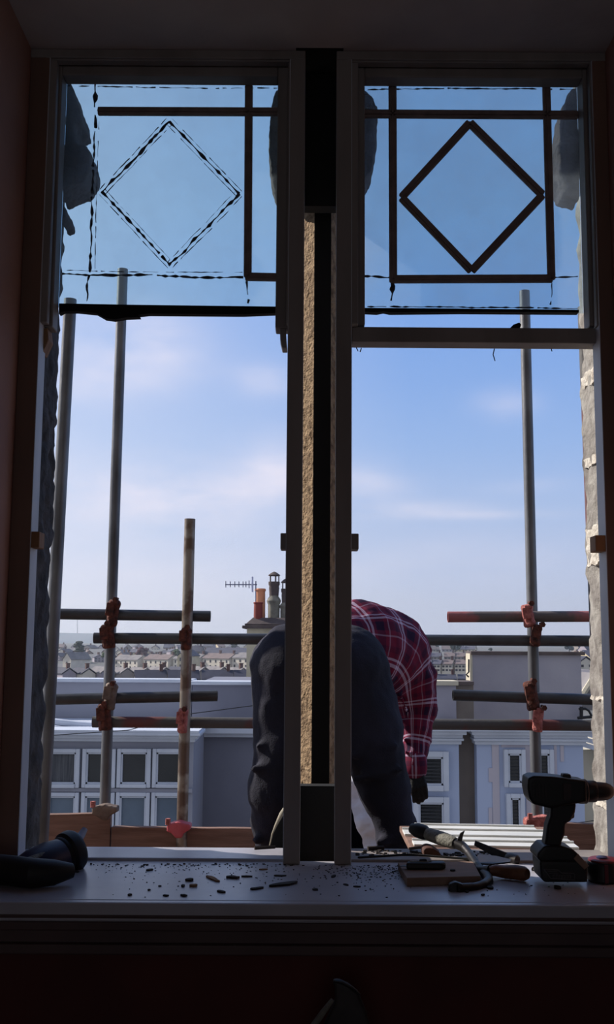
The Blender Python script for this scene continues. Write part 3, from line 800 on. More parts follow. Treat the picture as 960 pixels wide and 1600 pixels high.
# white curved kerb of the bay roof
kp = [(40, 1131), (85, 1133), (120, 1137), (150, 1139), (165, 1138)]
MB().path([W(x, y, YA + .4) + Vector((0, 0, .05)) for x, y in kp], .05, 8).build('roof_edge', M_WHITETRIM, bay, smooth=True)
sp = MB()
for px0, px1 in ((42, 70), (124, 131), (166, 183), (236, 240), (283, 300)):
    pbox(sp, px0, px1, 1166, 1400, YA, .02)
for i, (px0, px1, pane_u) in enumerate(((18, 60, M_PANE), (80, 119, M_CURTAIN), (137, 175, M_PANE), (191, 230, M_PANE), (246, 283, M_PANE))):
    house_window(bay, px0, px1, 1175, 1224, YA, pane_u, 6)
    house_window(bay, px0 - 2, px1 - 2, 1243, 1300, YA, M_PANEBLUE, 6)
MB().box(a.x, b.x, YA - .06, YA + .01, zz(200, 1237, YA), zz(200, 1231, YA)).build('transom', M_RENDER_A, bay)
# thin cable slung across
tag(MB().path([W(x, y, 13.5) for x, y in ((-60, 1160), (80, 1149), (200, 1141), (300, 1115), (400, 1102), (500, 1092))], .006, 6).build('overhead_cable', M_CABLE), 'thin black cable crossing in front of the bay house', 'cable')
tag(MB().path([W(x, y, 13.0) for x, y in ((640, 1293), (740, 1296), (840, 1294), (930, 1282), (1000, 1275))], .005, 6).build('overhead_cable', M_CABLE), 'thin cable crossing low in front of the pale blue house', 'cable')

# chimney stack
YH = 21.0
ch = empty('chimney_stack', W(420, 1060, YH), 'weathered cream chimney stack with capping, behind the bending person', 'chimney')
m = MB(); pbox(m, 386, 505, 981, 1066, YH, 1.0); m.build('shaft', M_CHIMNEY, ch)
m = MB(); pbox(m, 386, 505, 1066, 1250, YH + .02, 1.0); m.build('base', M_OLIVE, ch)
c0 = W(379, 982, YH); c1 = W(512, 977, YH)
MB().box(c0.x, c1.x, YH - .12, YH + 1.12, c0.z, c0.z + .06).box(c0.x + .05, c1.x - .05, YH - .08, YH + 1.08, c0.z + .06, c0.z + .10).build('capping', M_CHIMCAP, ch, bevel=.01)
x0, x1 = W(385, 972, YH).x, W(508, 972, YH).x; x2, x3 = W(395, 966, YH).x, W(497, 966, YH).x; za, zb2 = c0.z + .10, W(440, 965, YH).z
MB().add([(x0, YH - .02, za), (x1, YH - .02, za), (x1, YH + 1.02, za), (x0, YH + 1.02, za), (x2, YH + .15, zb2), (x3, YH + .15, zb2), (x3, YH + .85, zb2), (x2, YH + .85, zb2)],
         [(3, 2, 1, 0), (4, 5, 6, 7), (0, 1, 5, 4), (1, 2, 6, 5), (2, 3, 7, 6), (3, 0, 4, 7)]).build('flaunching', M_CHIMCAP, ch)


def pot(px, ytop, ybot, wpx, m, label, Y, cowl=None, taper=1.0, style=0):
    s = Y / FPX; b = W(px, ybot, Y); h = (ybot - ytop) * s; r = wpx * s / 2
    e = empty('chimney_pot', b, label, 'chimney pot', 'pots on the chimney stack')
    if style == 0: prof = [(r * 1.0, 0), (r * .98, h * .55), (r * taper * .95, h * .9), (r * taper * 1.1, h * .93), (r * taper * 1.1, h * .97), (r * taper * .95, h)]
    else: prof = [(r * .9, 0), (r * .92, h * .5), (r * .9, h * .62), (r * 1.0, h * .68), (r * 1.12, h * .78), (r * .95, h * .88), (r * .72, h * .96), (r * .7, h)]
    MB().lathe(prof, b, n=18).build('pot_body', m, e, smooth=True, angle=40)
    if cowl:
        t = b + Vector((0, 0, h)); rc = cowl * s / 2
        MB().lathe([(rc * .85, 0), (rc * .95, .16), (rc * .9, .20), (rc * 1.05, .23), (rc * 1.05, .29)], t, n=16).build('collar', M_CHIMCAP, e, smooth=True, angle=40)
        for k in range(5):
            a_ = 2 * math.pi * k / 5; o = Vector((math.cos(a_) * rc * .85, math.sin(a_) * rc * .85, 0)); MB().path([t + o + Vector((0, 0, .28)), t + o + Vector((0, 0, .42))], .012, 6).build('cage_bar', M_CHIMCAP, e)
        MB().lathe([(rc * 1.05, .41), (rc * 1.1, .43), (rc * .5, .48), (rc * .1, .50)], t, n=16).build('cowl_cap', M_CHIMCAP, e, smooth=True)
    return e


pot(406.5, 920, 967, 16, M_ORANGEPOT, 'tall buff orange chimney pot', YH + .55)
pot(403.5, 941, 968, 14, M_REDPOT, 'shorter dark red chimney pot in front of orange one', YH + .2)
pot(428, 931, 968, 20, M_GREYPOT, 'stout lichen grey chimney pot with a caged cowl', YH + .4, 17, style=1)
pot(446, 942, 968, 17, M_GREYPOT, 'grey cowled chimney pot half hidden by the window frame', YH + .4, 13, style=1)
ae = empty('television_aerial', W(400, 966, YH + .3), 'thin television aerial on a mast beside the chimney pots', 'aerial')
YE = YH + .3
MB().path([W(400, 966, YE), W(400, 908, YE)], .012, 6).build('mast', M_ALU, ae)
MB().path([W(352, 913.5, YE), W(402, 913.5, YE)], .012, 6).build('boom', M_ALU, ae)
for x, h in ((353, 5), (360, 4.5), (367, 4.5), (373.5, 4.5), (380, 4.5), (384.5, 4.5), (389.5, 6)):
    MB().path([W(x, 913 - h, YE), W(x, 913 + h, YE)], .009, 5).build('element', M_ALU, ae)
MB().path([W(394.5, 901, YE), W(394.5, 925, YE)], .022, 6).build('reflector', mat('pale reflector', (190, 196, 220), .5), ae)

# ------------------------------------------------------------------ street behind: the pale blue house
YBH = 14.0
hb = empty('pale_blue_house', W(740, 1290, YBH), 'pale blue rendered house with white cornices and dark blinds', 'house')
a = W(560, 1150, YBH); b = W(717, 1150, YBH)
MB().box(a.x, b.x, YBH, YBH + .35, GZ, zz(640, 1136, YBH)).build('wall', M_RENDER_B, hb)
a2 = W(745, 1150, YBH); b2 = W(911, 1150, YBH)
MB().box(a2.x, b2.x, YBH, YBH + .35, GZ, zz(800, 1140, YBH)).build('wall', M_RENDER_B, hb)
MB().box(b.x - .02, a2.x + .02, YBH + .22, YBH + 4, GZ, zz(730, 1140, YBH)).build('recess_wall', M_OLIVE, hb)
for x0, x1 in ((a.x, b.x), (a2.x, b2.x)):
    m = MB()
    for k, (ya, yb, d) in enumerate(((1163, 1157, .06), (1157, 1153, .11), (1153, 1147, .09), (1147, 1141, .17), (1141, 1136, .24))):
        m.box(x0 - d * .5, x1 + d * .5, YBH - d, YBH + .3, zz(750, ya, YBH), zz(750, yb, YBH))
    m.build('cornice', M_WHITETRIM, hb, bevel=.008)
house_window(hb, 652, 692, 1182, 1226, YBH, M_PANE, 9, blind=True)
house_window(hb, 654, 693, 1253, 1300, YBH, M_PANE, 9, blind=True)
house_window(hb, 793, 814, 1177, 1222, YBH, M_PANE, 7, blind=True)
house_window(hb, 797, 813, 1246, 1300, YBH, M_PANE, 7, blind=True)
house_window(hb, 842, 858, 1177, 1215, YBH, M_PANE, 7, blind=True)
house_window(hb, 846, 862, 1246, 1300, YBH, M_PANE, 7, blind=True)
# worn patches in the blue paint round the middle windows, quoin like
m = MB()
for (x0, x1, y0, y1) in ((769, 784, 1162, 1400), (764, 770, 1200, 1222), (764, 770, 1262, 1288), (821, 836, 1162, 1400), (836, 842, 1230, 1240), (866, 876, 1162, 1400), (876, 882, 1165, 1190), (784, 821, 1162, 1168)):
    pbox(m, x0, x1, y0, y1, YBH - .012, .02)
m.build('bare_render', M_PATCH, hb)

gw = empty('gable_wall', W(820, 1130, 18.0), 'large plain grey gable wall with a bright left edge', 'wall')
g0, g1 = W(737, 1021, 18.0), W(908, 1021, 18.0)
MB().box(g0.x, g1.x, 18.0, 18.45, GZ, g0.z - .02).build('wall', M_GREYWALL, gw)
MB().box(g0.x - .03, g0.x + .012, 17.98, 18.45, GZ, g0.z).build('painted_sun_edge', M_CREAM, gw)  # pale strip that paints in the sun on the wall's left edge
MB().box(g0.x - .02, g1.x + .06, 17.93, 18.5, g0.z - .02, g0.z + .04).build('coping', M_CHIMCAP, gw, bevel=.01)
MB().box(W(905, 1015, 18).x, W(907.5, 1021, 18).x, 17.95, 18.0, zz(906, 1024, 18), zz(906, 1017, 18)).build('coping_end', M_CREAM, gw)
pts = [W(733, 1030, 17.95), W(733, 1050, 17.95), W(729, 1054, 17.95), W(733, 1058, 17.95)]
MB().path(pts, .015, 6).build('wire_bracket', M_WIRE, gw)
lw_ = empty('parapet_wall', W(690, 1100, 16.0), 'low grey parapet wall with a stone coping behind the person', 'wall')
l0, l1 = W(560, 1069, 16.0), W(713, 1069, 16.0)
MB().box(l0.x, l1.x, 16.0, 16.4, GZ, l1.z - .02).build('wall', M_GREYWALL, lw_)
MB().box(l0.x, l1.x + .03, 15.94, 16.46, l1.z - .02, l1.z + .05).build('coping', M_CREAM, lw_, bevel=.01)
MB().box(l1.x, W(741, 1069, 16.0).x, 16.05, 16.6, GZ, l1.z - .01).build('pier', M_OLIVE, lw_)
MB().box(l1.x, W(741, 1066, 16.0).x, 16.0, 16.65, l1.z - .01, l1.z + .04).build('pier_cap', M_CHIMCAP, lw_)
cr = empty('cream_house', W(935, 1290, 15.0), 'cream rendered side wall with white sunlit gutter, behind the stone jamb', 'house')
MB().box(W(911, 1180, 14.6).x, W(1100, 1180, 14.6).x, 14.6, 17.7, GZ, zz(930, 1172, 14.6)).build('wall', M_CREAM, cr)
m = MB(); A0, A1 = W(908, 1160, 14.2), W(1050, 1205, 14.2)
for k in range(3):
    m.prism([A0 + Vector((0, 0, .17 - k * .08)), A1 + Vector((0, 0, .17 - k * .08)), A1 + Vector((0, 0, .11 - k * .08)), A0 + Vector((0, 0, .11 - k * .08))], (0, .3 + .1 * k, 0))
m.build('gutter', M_WHITETRIM, cr)
# gable roof and satellite bracket seen past the gable wall
gr = empty('tiled_gable', W(930, 1080, 30), 'small tiled gable roof beside the grey gable wall', 'roof')
g = [W(908, 1090, 30), W(932, 1052, 30), W(980, 1052, 30), W(980, 1110, 30), W(908, 1110, 30)]
MB().prism(g, (0, 5, 0)).build('roof', M_SLATE4, gr)
MB().path([W(908, 1090, 29.9), W(932, 1052, 29.9)], .09, 6).build('verge', M_CREAM, gr)
rb = empty('roof_bracket', W(903, 1120, 17.8), 'black curved iron bracket at the foot of grey gable wall', 'bracket')
MB().path([W(909, 1104, 17.8), W(909, 1122, 17.8)], .03, 8).build('post', M_WIRE, rb)
MB().path([W(905, 1108, 17.8), W(915, 1107, 17.8), W(921, 1111, 17.8), W(925, 1119, 17.8)], .02, 8).build('hoop', M_WIRE, rb)
MB().path([W(903, 1122, 17.8), W(925, 1120, 17.8)], .025, 8).build('foot_rail', M_WIRE, rb)

# ------------------------------------------------------------------ land, sea and hills
prof = [(2.7, -9), (40, -9.5), (120, -13), (260, -17.5), (520, -14.8), (620, -11.6), (700, -8.6), (900, -5.2), (1300, -3.4), (2100, -2.5), (2600, -2.5)]
vs = []; fs = []; nx = 40
for i, (y, z) in enumerate(prof):
    for k in range(nx + 1):
        x = (k / nx - .5) * (60 + y * 1.6)
        vs.append((x, y, z + (noise.noise(Vector((x * .01, y * .01, 0))) * 1.2 if 200 < y < 1200 else 0)))
for i in range(len(prof) - 1):
    for k in range(nx):
        a_ = i * (nx + 1) + k; fs.append((a_, a_ + 1, a_ + nx + 2, a_ + nx + 1))
tag(MB().add(vs, fs).build('ground', M_GROUND, smooth=True), kind='structure')
tag(MB().box(-6000, 6000, 2600, 12000, -4, -2.4).build('sea', M_SEA), kind='structure')


def ridge(name, pts, Y, depth, m, seed):
    vs = []; fs = []; n = 90; rows = 8
    xs = [p[0] for p in pts]

    def zt(px):
        for (x0, y0), (x1, y1) in zip(pts, pts[1:]):
            if x0 <= px <= x1:
                t = (px - x0) / (x1 - x0); t = t * t * (3 - 2 * t); return y0 + (y1 - y0) * t
        return pts[-1][1]
    for j in range(rows + 1):
        t = j / rows
        for i in range(n + 1):
            px = xs[0] + (xs[-1] - xs[0]) * i / n
            top = W(px, zt(px), Y + depth * .5); base = -3.0
            h = math.sin(math.pi * min(1, t * 1.0)) ** .8 if t < 1 else 0
            y = Y + depth * t
            z = base + (top.z - base) * h + noise.noise(Vector((px * .01, t * 3, seed))) * 2.0 * h
            vs.append((top.x * (y / (Y + depth * .5)), y, z))
    for j in range(rows):
        for i in range(n):
            a_ = j * (n + 1) + i; fs.append((a_, a_ + 1, a_ + n + 2, a_ + n + 1))
    return tag(MB().add(vs, fs).build(name, m, smooth=True), kind='structure')


ridge('hills', [(-500, 996), (-100, 990), (60, 988), (190, 990), (300, 996), (420, 1001), (700, 1004), (1400, 1005)], 3000, 900, M_HILL, 3)
ridge('hills', [(-500, 1003), (60, 1001), (300, 1003), (640, 1008), (900, 1007), (1400, 1004)], 2500, 500, M_HILL, 8)
tag(MB().path([W(121, 991, 3400), W(121, 965, 3400)], [1.4, .8], 6).build('radio_mast', M_ALU), 'tall thin radio mast on the hazy hilltop', 'mast')

# ------------------------------------------------------------------ the town
random.seed(21)
WIN = mat('town dark window', (52, 50, 60), .5, scale=1)


def building(name, px, py, D, w, h, rf, dep, rot, wm_, rm_, nwin, nchim, label, group=None, floors=2, cat='house', gable=False):
    """px,py: where the middle of the front foot stands; w,h,rf,dep in metres; rot about z (positive turns the front to the left)"""
    b = W(px, py, D)
    e = empty(name, b, label, cat, group)
    rz = Matrix.Rotation(-R(rot), 3, 'Z')
    T = lambda x, y, z: b + rz @ Vector((x, y, z))
    hw = w / 2
    m = MB()
    if gable:
        pr = [T(-hw, 0, -4), T(hw, 0, -4), T(hw, 0, h), T(0, 0, h + rf), T(-hw, 0, h)]
        m.prism(pr, rz @ Vector((0, dep, 0))); m.build('walls', wm_, e)
        o = .35; up = .25
        s1 = [T(-hw - o, -o, h - o * rf / hw + up), T(0, -o, h + rf + up), T(0, -o, h + rf + up + .3), T(-hw - o, -o, h - o * rf / hw + up + .3)]
        s2 = [T(hw + o, -o, h - o * rf / hw + up), T(0, -o, h + rf + up), T(0, -o, h + rf + up + .3), T(hw + o, -o, h - o * rf / hw + up + .3)]
        ext = rz @ Vector((0, dep + 2 * o, 0))
        MB().prism(s1, ext).prism(s2, ext).build('roof', rm_, e)
    else:
        pr = [T(-hw, 0, -4), T(-hw, dep, -4), T(-hw, dep, h), T(-hw, dep / 2, h + rf), T(-hw, 0, h)]
        m.prism(pr, rz @ Vector((w, 0, 0))); m.build('walls', wm_, e)
        o = .35; k = o * rf / (dep / 2)
        s1 = [T(-hw - .2, -o, h - k + .2), T(-hw - .2, dep / 2, h + rf + .2), T(-hw - .2, dep / 2, h + rf + .5), T(-hw - .2, -o, h - k + .5)]
        s2 = [T(-hw - .2, dep + o, h - k + .2), T(-hw - .2, dep / 2, h + rf + .2), T(-hw - .2, dep / 2, h + rf + .5), T(-hw - .2, dep + o, h - k + .5)]
        ext = rz @ Vector((w + .4, 0, 0))
        MB().prism(s1, ext).prism(s2, ext).build('roof', rm_, e)
    if nwin:
        fh = h / floors
        wme = MB().box(-.5, .5, -.08, .1, 0, fh * .52)
        proto = None
        for f in range(floors):
            for i in range(nwin):
                x = -hw + w * (i + .5) / nwin
                if gable and f and floors > 1: pass
                loc = T(x, 0, fh * f + fh * .28)
                if proto is None:
                    o_ = wme.build('window', WIN, None); proto = o_.data
                else:
                    o_ = bpy.data.objects.new('window', proto); COL.objects.link(o_)
                o_.parent = e
                o_.location = rz @ Vector((x, 0, fh * f + fh * .28)); o_.rotation_euler = (0, 0, -R(rot))
                if gable: o_.scale = (.9, 1, 1)
    for i in range(nchim):
        if gable: c = T(0, dep * (i + .5) / nchim, h + rf + .6)
        else: c = T(-hw + w * (i + .5) / nchim + (w / nchim * .4 if nchim > 1 else hw * .7), dep / 2, h + rf + .6)
        MB().obox(c, (.8, 1.1, 2.2), rz).obox(c + Vector((0, 0, 1.2)), (1.0, 1.3, .25), rz).build('chimney', M_BRICKSTACK, e)
    return e


TW, TC, TG, TB, TM = M_TW
ORD = ['first', 'second', 'third', 'fourth', 'fifth', 'sixth', 'seventh', 'eighth', 'ninth', 'tenth', 'eleventh', 'twelfth', 'thirteenth', 'fourteenth', 'fifteenth']
# far rows of the left view, small gabled houses on the rise
for r_, (row, D, ybase, n, px0, px1) in enumerate((('furthest row', 960, 1019, 15, 82, 400), ('second furthest row', 760, 1027, 14, 84, 398), ('middle row', 640, 1034, 10, 78, 300))):
    for i in range(n):
        px = px0 + (px1 - px0) * (i + .5) / n + random.uniform(-2, 2)
        gab = random.random() < .5
        wm_ = random.choice((TG, TM, TG, TC, TM, TB, TW)); rm_ = random.choice((M_SLATE, M_SLATE2, M_SLATE3, M_SLATE, M_SLATE2))
        s = D / FPX
        building('town_house', px, ybase + random.uniform(-1.5, 2), D + random.uniform(-25, 25), random.uniform(11, 16) * s, random.uniform(5, 7) * s * (1.1), random.uniform(4, 6) * s * .9, 11, random.uniform(-35, 40), wm_, rm_, 3, random.choice((1, 2)),
                 f'small {"gabled" if gab else "roofed"} {wm_.name.split()[1]} house, {ORD[i]} from left in the {row}', f'town houses in the {row} of the left view', gable=gab)
# long white terrace facing the light
for i in range(6):
    px = 196 + i * 47
    building('terrace_house', px, 1047 - i * .4, 555 - 10.5 * i, 18.4, 5.2, 2.4, 9, 38, TW if i != 5 else TC, M_SLATE3 if i % 2 else M_SLATE4, 5, 2,
             f'white rendered terrace block, {ORD[i]} from the left in the long sunlit terrace', 'blocks of the long white terrace')
building('gabled_house', 312 - 25, 1047, 500, 7, 6.6, 2.6, 10, 20, TC, M_SLATE, 2, 1, 'cream gabled house standing forward of the long white terrace', floors=2, gable=True)
building('chapel', 104, 1048, 470, 5.0, 5.0, 2.8, 13, 30, TW, M_SLATE4, 1, 0, 'small chapel with a bright white gable and bellcote', floors=1, cat='chapel', gable=True)
# stone school
building('school_building', 358, 1041, 600, 29, 7.0, 3.2, 12, 8, TG, M_SLATE, 14, 0, 'long grey stone school block with rows of small windows', floors=3, cat='school')
building('school_wing', 304, 1041, 597, 7.0, 8.2, 3.0, 9, 8, TG, M_SLATE2, 3, 1, 'tall stone wing joined to the long school block', floors=3, cat='school')
# near rows: slate roofs below the terrace
for i in range(11):
    px = 88 + i * 30
    if 455 < px: break
    rot = 53
    building('slate_terrace', px, 1065 + random.uniform(-1, 1), 330, 9.5, 2.6, 1.5, 4.6, rot, random.choice((TM, TG, TW)), random.choice((M_SLATE, M_SLATE4, M_SLATE2, M_SLATE4)), 0, 1,
             f'slate roofed house, {ORD[i]} from the left in the row just above the parapet', 'slate roofs above the parapet')
for i in range(4):
    px = 236 + i * 52
    building('dark_roofed_house', px, 1076, 250, 7.4, 2.0, 1.9, 6, random.uniform(-14, -4), random.choice((TW, TG, TB)), M_SLATE2, 0, 1,
             f'dark slate roofed house, {ORD[i]} from the left in the nearest row by the chimney', 'dark roofs nearest the parapet')
# right view between the person and the gable wall, and past it
k = 0
for (row, D, ybase, n) in (('furthest', 900, 1022, 5), ('middle', 620, 1034, 5), ('near', 430, 1050, 5), ('nearest', 300, 1070, 3)):
    for i in range(n):
        px = 655 + (745 - 655) * (i + .5) / n + random.uniform(-3, 3); s = D / FPX
        lowrow = row == 'nearest'
        wm_ = TW if row == 'near' else random.choice((TG, TC, TM)); rm_ = M_SLATE2 if lowrow else random.choice((M_SLATE, M_SLATE3))
        building('hillside_house', px, ybase, D, (90 / n) * .9 * s, (11 if row == 'near' else 7) * s, 6 * s, 9, 18 if row == 'near' else random.uniform(-20, 25), wm_, rm_, 0 if lowrow else 3, 1,
                 f'{wm_.name.split()[1]} hillside house, {ORD[i]} from the person in the {row} row beside the gable wall', f'hillside houses in the {row} row')
for i, (px, py, D, w_, wm_, rm_) in enumerate(((915, 1024, 800, 12, TG, M_SLATE), (930, 1030, 620, 11, TM, M_SLATE2), (917, 1052, 300, 5.5, TW, M_SLATE2), (942, 1050, 330, 8, TC, M_SLATE))):
    building('hillside_house', px, py, D, w_, w_ * .5, w_ * .3, 9, -20, wm_, rm_, 2, 1, f'{wm_.name.split()[1]} house, {("highest", "second highest", "lowest", "second lowest")[i]} in the gap between gable wall and stone jamb', 'houses past the gable wall', gable=(i == 2))


def tree(px, py, hpx, wpx, D, m, label, layers=1, name='tree'):
    b = W(px, py, D); s = D / FPX; h = hpx * s; w = wpx * s
    e = empty(name, b, label, 'tree', 'trees in the town')
    MB().path([b - Vector((0, 0, 3)), b + Vector((0, 0, h * .6))], [w * .06, w * .03], 8).build('trunk', M_BARK, e)
    mb = MB(); rnd = random.Random(int(px))
    if layers > 1:
        for k in range(layers):
            z = h * (.35 + .6 * k / (layers - 1)); rr = w * .5 * (1 - .45 * k / layers)
            for j in range(4):
                mb.ball(b + Vector((rnd.uniform(-.5, .5) * rr, rnd.uniform(-.5, .5) * rr, z)), (rr * rnd.uniform(.5, .8), rr * .7, h * .09), 10)
    else:
        for j in range(14):
            mb.ball(b + Vector((rnd.uniform(-.5, .5) * w * .7, rnd.uniform(-.5, .5) * w * .7, h * rnd.uniform(.35, .85))), w * rnd.uniform(.14, .26), 8)
    cr_ = mb
    vs2 = []
    for v in cr_.v:
        v = Vector(v); d = noise.noise_vector(v * (2.2 / (w * .2))) * w * .05
        vs2.append(tuple(v + d))
    cr_.v = vs2
    cr_.build('foliage', m, e, smooth=False)


tree(122, 1024, 21, 20, 590, M_LEAF, 'dark layered cedar rising above the left roofs', 5)
tree(222, 1026, 13, 20, 600, M_LEAFRED, 'dark red copper beech among the far roofs')
tree(276, 1028, 13, 14, 600, M_LEAFGREEN, 'green tree left of the short scaffold pole')
tree(366, 1014, 10, 10, 900, M_LEAF, 'small dark tree above the school roof')
tree(712, 1016, 9, 18, 800, M_LEAF, 'dark clump of trees on the skyline right of the person')
tree(683, 1013, 8, 6, 820, M_LEAF, 'narrow dark tree on the skyline near the person')
tree(767, 1019, 7, 6, 800, M_LEAF, 'small dark tree peeping over the grey gable wall')
tree(890, 1016, 7, 14, 800, M_LEAF, 'low dark trees at the right end of the gable wall')
tree(165, 1030, 10, 14, 560, M_LEAFGREEN, 'green bush between houses by the second pole')
tree(255, 1054, 8, 16, 470, M_LEAF, 'dark shrub in the gardens below the white terrace')
tree(195, 1053, 7, 18, 470, M_LEAF, 'dark garden shrub below the white terrace, near the second pole')

# distance haze between here and the hills
hz = MB().box(-3000, 3000, 120, 3900, -60, 160).build('haze', bpy.data.materials.new('haze'))
hm = hz.data.materials[0]; hm.use_nodes = True; ht = hm.node_tree; ht.nodes.clear()
vsn = ht.nodes.new('ShaderNodeVolumeScatter'); vsn.inputs['Color'].default_value = (.80, .88, 1.0, 1); vsn.inputs['Density'].default_value = .00022; vsn.inputs['Anisotropy'].default_value = .45
ho = ht.nodes.new('ShaderNodeOutputMaterial'); ht.links.new(vsn.outputs[0], ho.inputs['Volume'])
tag(hz, 'pale blue haze over the distant town and hills', 'haze', kind='stuff')

# ------------------------------------------------------------------ the person bending over on the deck
pe = empty('person', (W(505, 1040, 3.6).x, 3.6, ZD), 'person bending over on the scaffold in red plaid shirt and dark navy trousers', 'person')
P = W
hipL, hipR = P(450, 1046, 3.56), P(548, 1050, 3.56)
kneeL, kneeR = P(434, 1238, 3.50), P(602, 1236, 3.52)
ankL, ankR = P(444, 1440, 3.58), P(628, 1440, 3.60)
ankL.z = ankR.z = ZD + .09
pelv = P(500, 1032, 3.62)
waist = P(530, 1012, 3.76); chest = P(592, 1022, 3.92); neck = P(600, 1062, 4.10)
shR = P(644, 1046, 3.92); elR = P(652, 1112, 3.94); wrR = P(649, 1198, 3.84)
shL = P(572, 1085, 4.16); elL = P(575, 1150, 4.22); wrL = P(590, 1205, 4.12)
head = P(592, 1108, 4.20)


def hand(mb, wr, direction, side, s=1.0):
    """palm, four unequal curled fingers and a thumb leaving the side of the palm"""
    d = Vector(direction).normalized(); lat = d.cross(Vector((0, -1, 0))).normalized() * side; pn = d.cross(lat).normalized()
    pc = wr + d * .05 * s
    mb.capsule(wr, wr + d * .02 * s, .027 * s, .030 * s, 12, 4)
    for q in (-.024, -.008, .008, .024): mb.capsule(wr + d * .02 * s + lat * q * .7 * s, wr + d * .085 * s + lat * q * s, .016 * s, .0125 * s, 10, 3)
    for q, L in ((-.027, .060), (-.009, .074), (.009, .080), (.027, .070)):
        a = wr + d * .085 * s + lat * q * s; f1 = a + (d * .7 + pn * .6).normalized() * L * .5 * s; f2 = f1 + (d * .55 + pn * .85).normalized() * L * .32 * s; f3 = f2 + (d * .1 + pn).normalized() * L * .26 * s
        mb.capsule(a, f1, .0098 * s, .0092 * s, 10, 3); mb.capsule(f1, f2, .0092 * s, .0086 * s, 10, 3); mb.capsule(f2, f3, .0086 * s, .0078 * s, 10, 3)
    t0 = wr + d * .03 * s + lat * .026 * s; t1 = t0 + (d * .6 + lat * .75 + pn * .2).normalized() * .04 * s; t2 = t1 + (d * .85 + lat * .1 + pn * .5).normalized() * .034 * s
    mb.capsule(t0, t1, .014 * s, .0115 * s, 10, 3); mb.capsule(t1, t2, .0115 * s, .0095 * s, 10, 3)


def foot(mb, ank, r, s=1.0, h=.05):
    d = Vector((.12, 1, 0)).normalized()
    mb.capsule(ank, ank - Vector((0, 0, .03)), .045 * s, .05 * s, 12, 4)
    mb.capsule(Vector((ank.x, ank.y - .05, ZD + h)), Vector((ank.x, ank.y, ZD + h)) + d * .15, .042 * s, .047 * s, 12, 4)
    mb.capsule(Vector((ank.x, ank.y, ZD + h)) + d * .12, Vector((ank.x, ank.y, ZD + h - .004)) + d * .19, .047 * s, .036 * s, 12, 4)


b = MB()
b.capsule(hipL, hipR, .12, .12); b.capsule(pelv, waist, .13, .14); b.capsule(waist, chest, .14, .15); b.capsule(chest, neck, .13, .075)
b.capsule(shR, shL, .06, .06); b.capsule(neck, head, .055, .06)
b.ball(head + Vector((.0, .02, -.03)), (.078, .098, .11)); b.ball(head + Vector((0, .085, -.06)), (.05, .04, .055))
b.ball(head + Vector((0, .125, -.035)), (.012, .022, .018)); b.ball(head + Vector((.078, .01, -.03)), (.012, .022, .032)); b.ball(head + Vector((-.078, .01, -.03)), (.012, .022, .032))
for (h_, k_, a_) in ((hipL, kneeL, ankL), (hipR, kneeR, ankR)):
    b.capsule(h_, k_, .10, .055); b.capsule(k_, k_ + (a_ - k_) * .35, .052, .046); b.capsule(k_ + (a_ - k_) * .35, a_, .046, .038); foot(b, a_, 0, .85, .045)
for (s_, e_, w_) in ((shR, elR, wrR), (shL, elL, wrL)):
    b.capsule(s_, e_, .056, .042); b.capsule(e_, w_, .042, .028)
hand(b, wrR, P(654, 1240, 3.82) - P(649, 1198, 3.84), 1, .74); hand(b, wrL, Vector((.05, .0, -1)), -1, .8)
body = rounded(b, 'body', M_SKIN, pe, voxel=.0065, smooth=2)
# face: eyes and mouth, turned down towards the deck
for sx in (-.03, .03):
    MB().ball(head + Vector((sx, .112, -.022)), .011, 10).build('eye', mat('eye white', (220, 214, 206), .3, scale=4), pe, smooth=True)
MB().capsule(head + Vector((-.02, .118, -.085)), head + Vector((.02, .118, -.085)), .005, .005, 8, 3).build('mouth', mat('lips', (150, 86, 80), .5, scale=9), pe, smooth=True)
hr = MB().ball(head + Vector((0, -.012, .0)), (.086, .098, .105)).ball(head + Vector((0, .02, .04)), (.078, .085, .07))
rounded(hr, 'hair', M_HAIR, pe, voxel=.007, smooth=1, disp=.012, dsize=.02)

# trousers
t = MB()
t.capsule(P(458, 1042, 3.54), P(540, 1046, 3.54), .148, .150, 24, 8)
t.capsule(P(470, 1026, 3.60), P(524, 1022, 3.70), .125, .132, 20, 6)
t.capsule(P(447, 1056, 3.54), P(446, 1125, 3.52), .128, .112, 20, 6)
t.capsule(P(446, 1125, 3.52), P(440, 1172, 3.50), .112, .098, 20, 6)
t.capsule(P(440, 1172, 3.50), kneeL, .098, .100, 20, 6)
t.capsule(kneeL, P(434, 1285, 3.53), .100, .088, 20, 6)
t.capsule(P(434, 1285, 3.53), P(443, 1345, 3.56), .088, .078, 20, 6)
t.capsule(P(443, 1345, 3.56), ankL + Vector((0, 0, .0)), .078, .088, 20, 6)
t.capsule(P(551, 1060, 3.54), P(578, 1140, 3.52), .132, .116, 20, 6)
t.capsule(P(578, 1140, 3.52), kneeR, .114, .086, 20, 6)
t.capsule(kneeR, P(618, 1290, 3.54), .086, .073, 20, 6)
t.capsule(P(618, 1290, 3.54), P(624, 1345, 3.57), .073, .072, 20, 6)
t.capsule(P(624, 1345, 3.57), ankR, .072, .086, 20, 6)
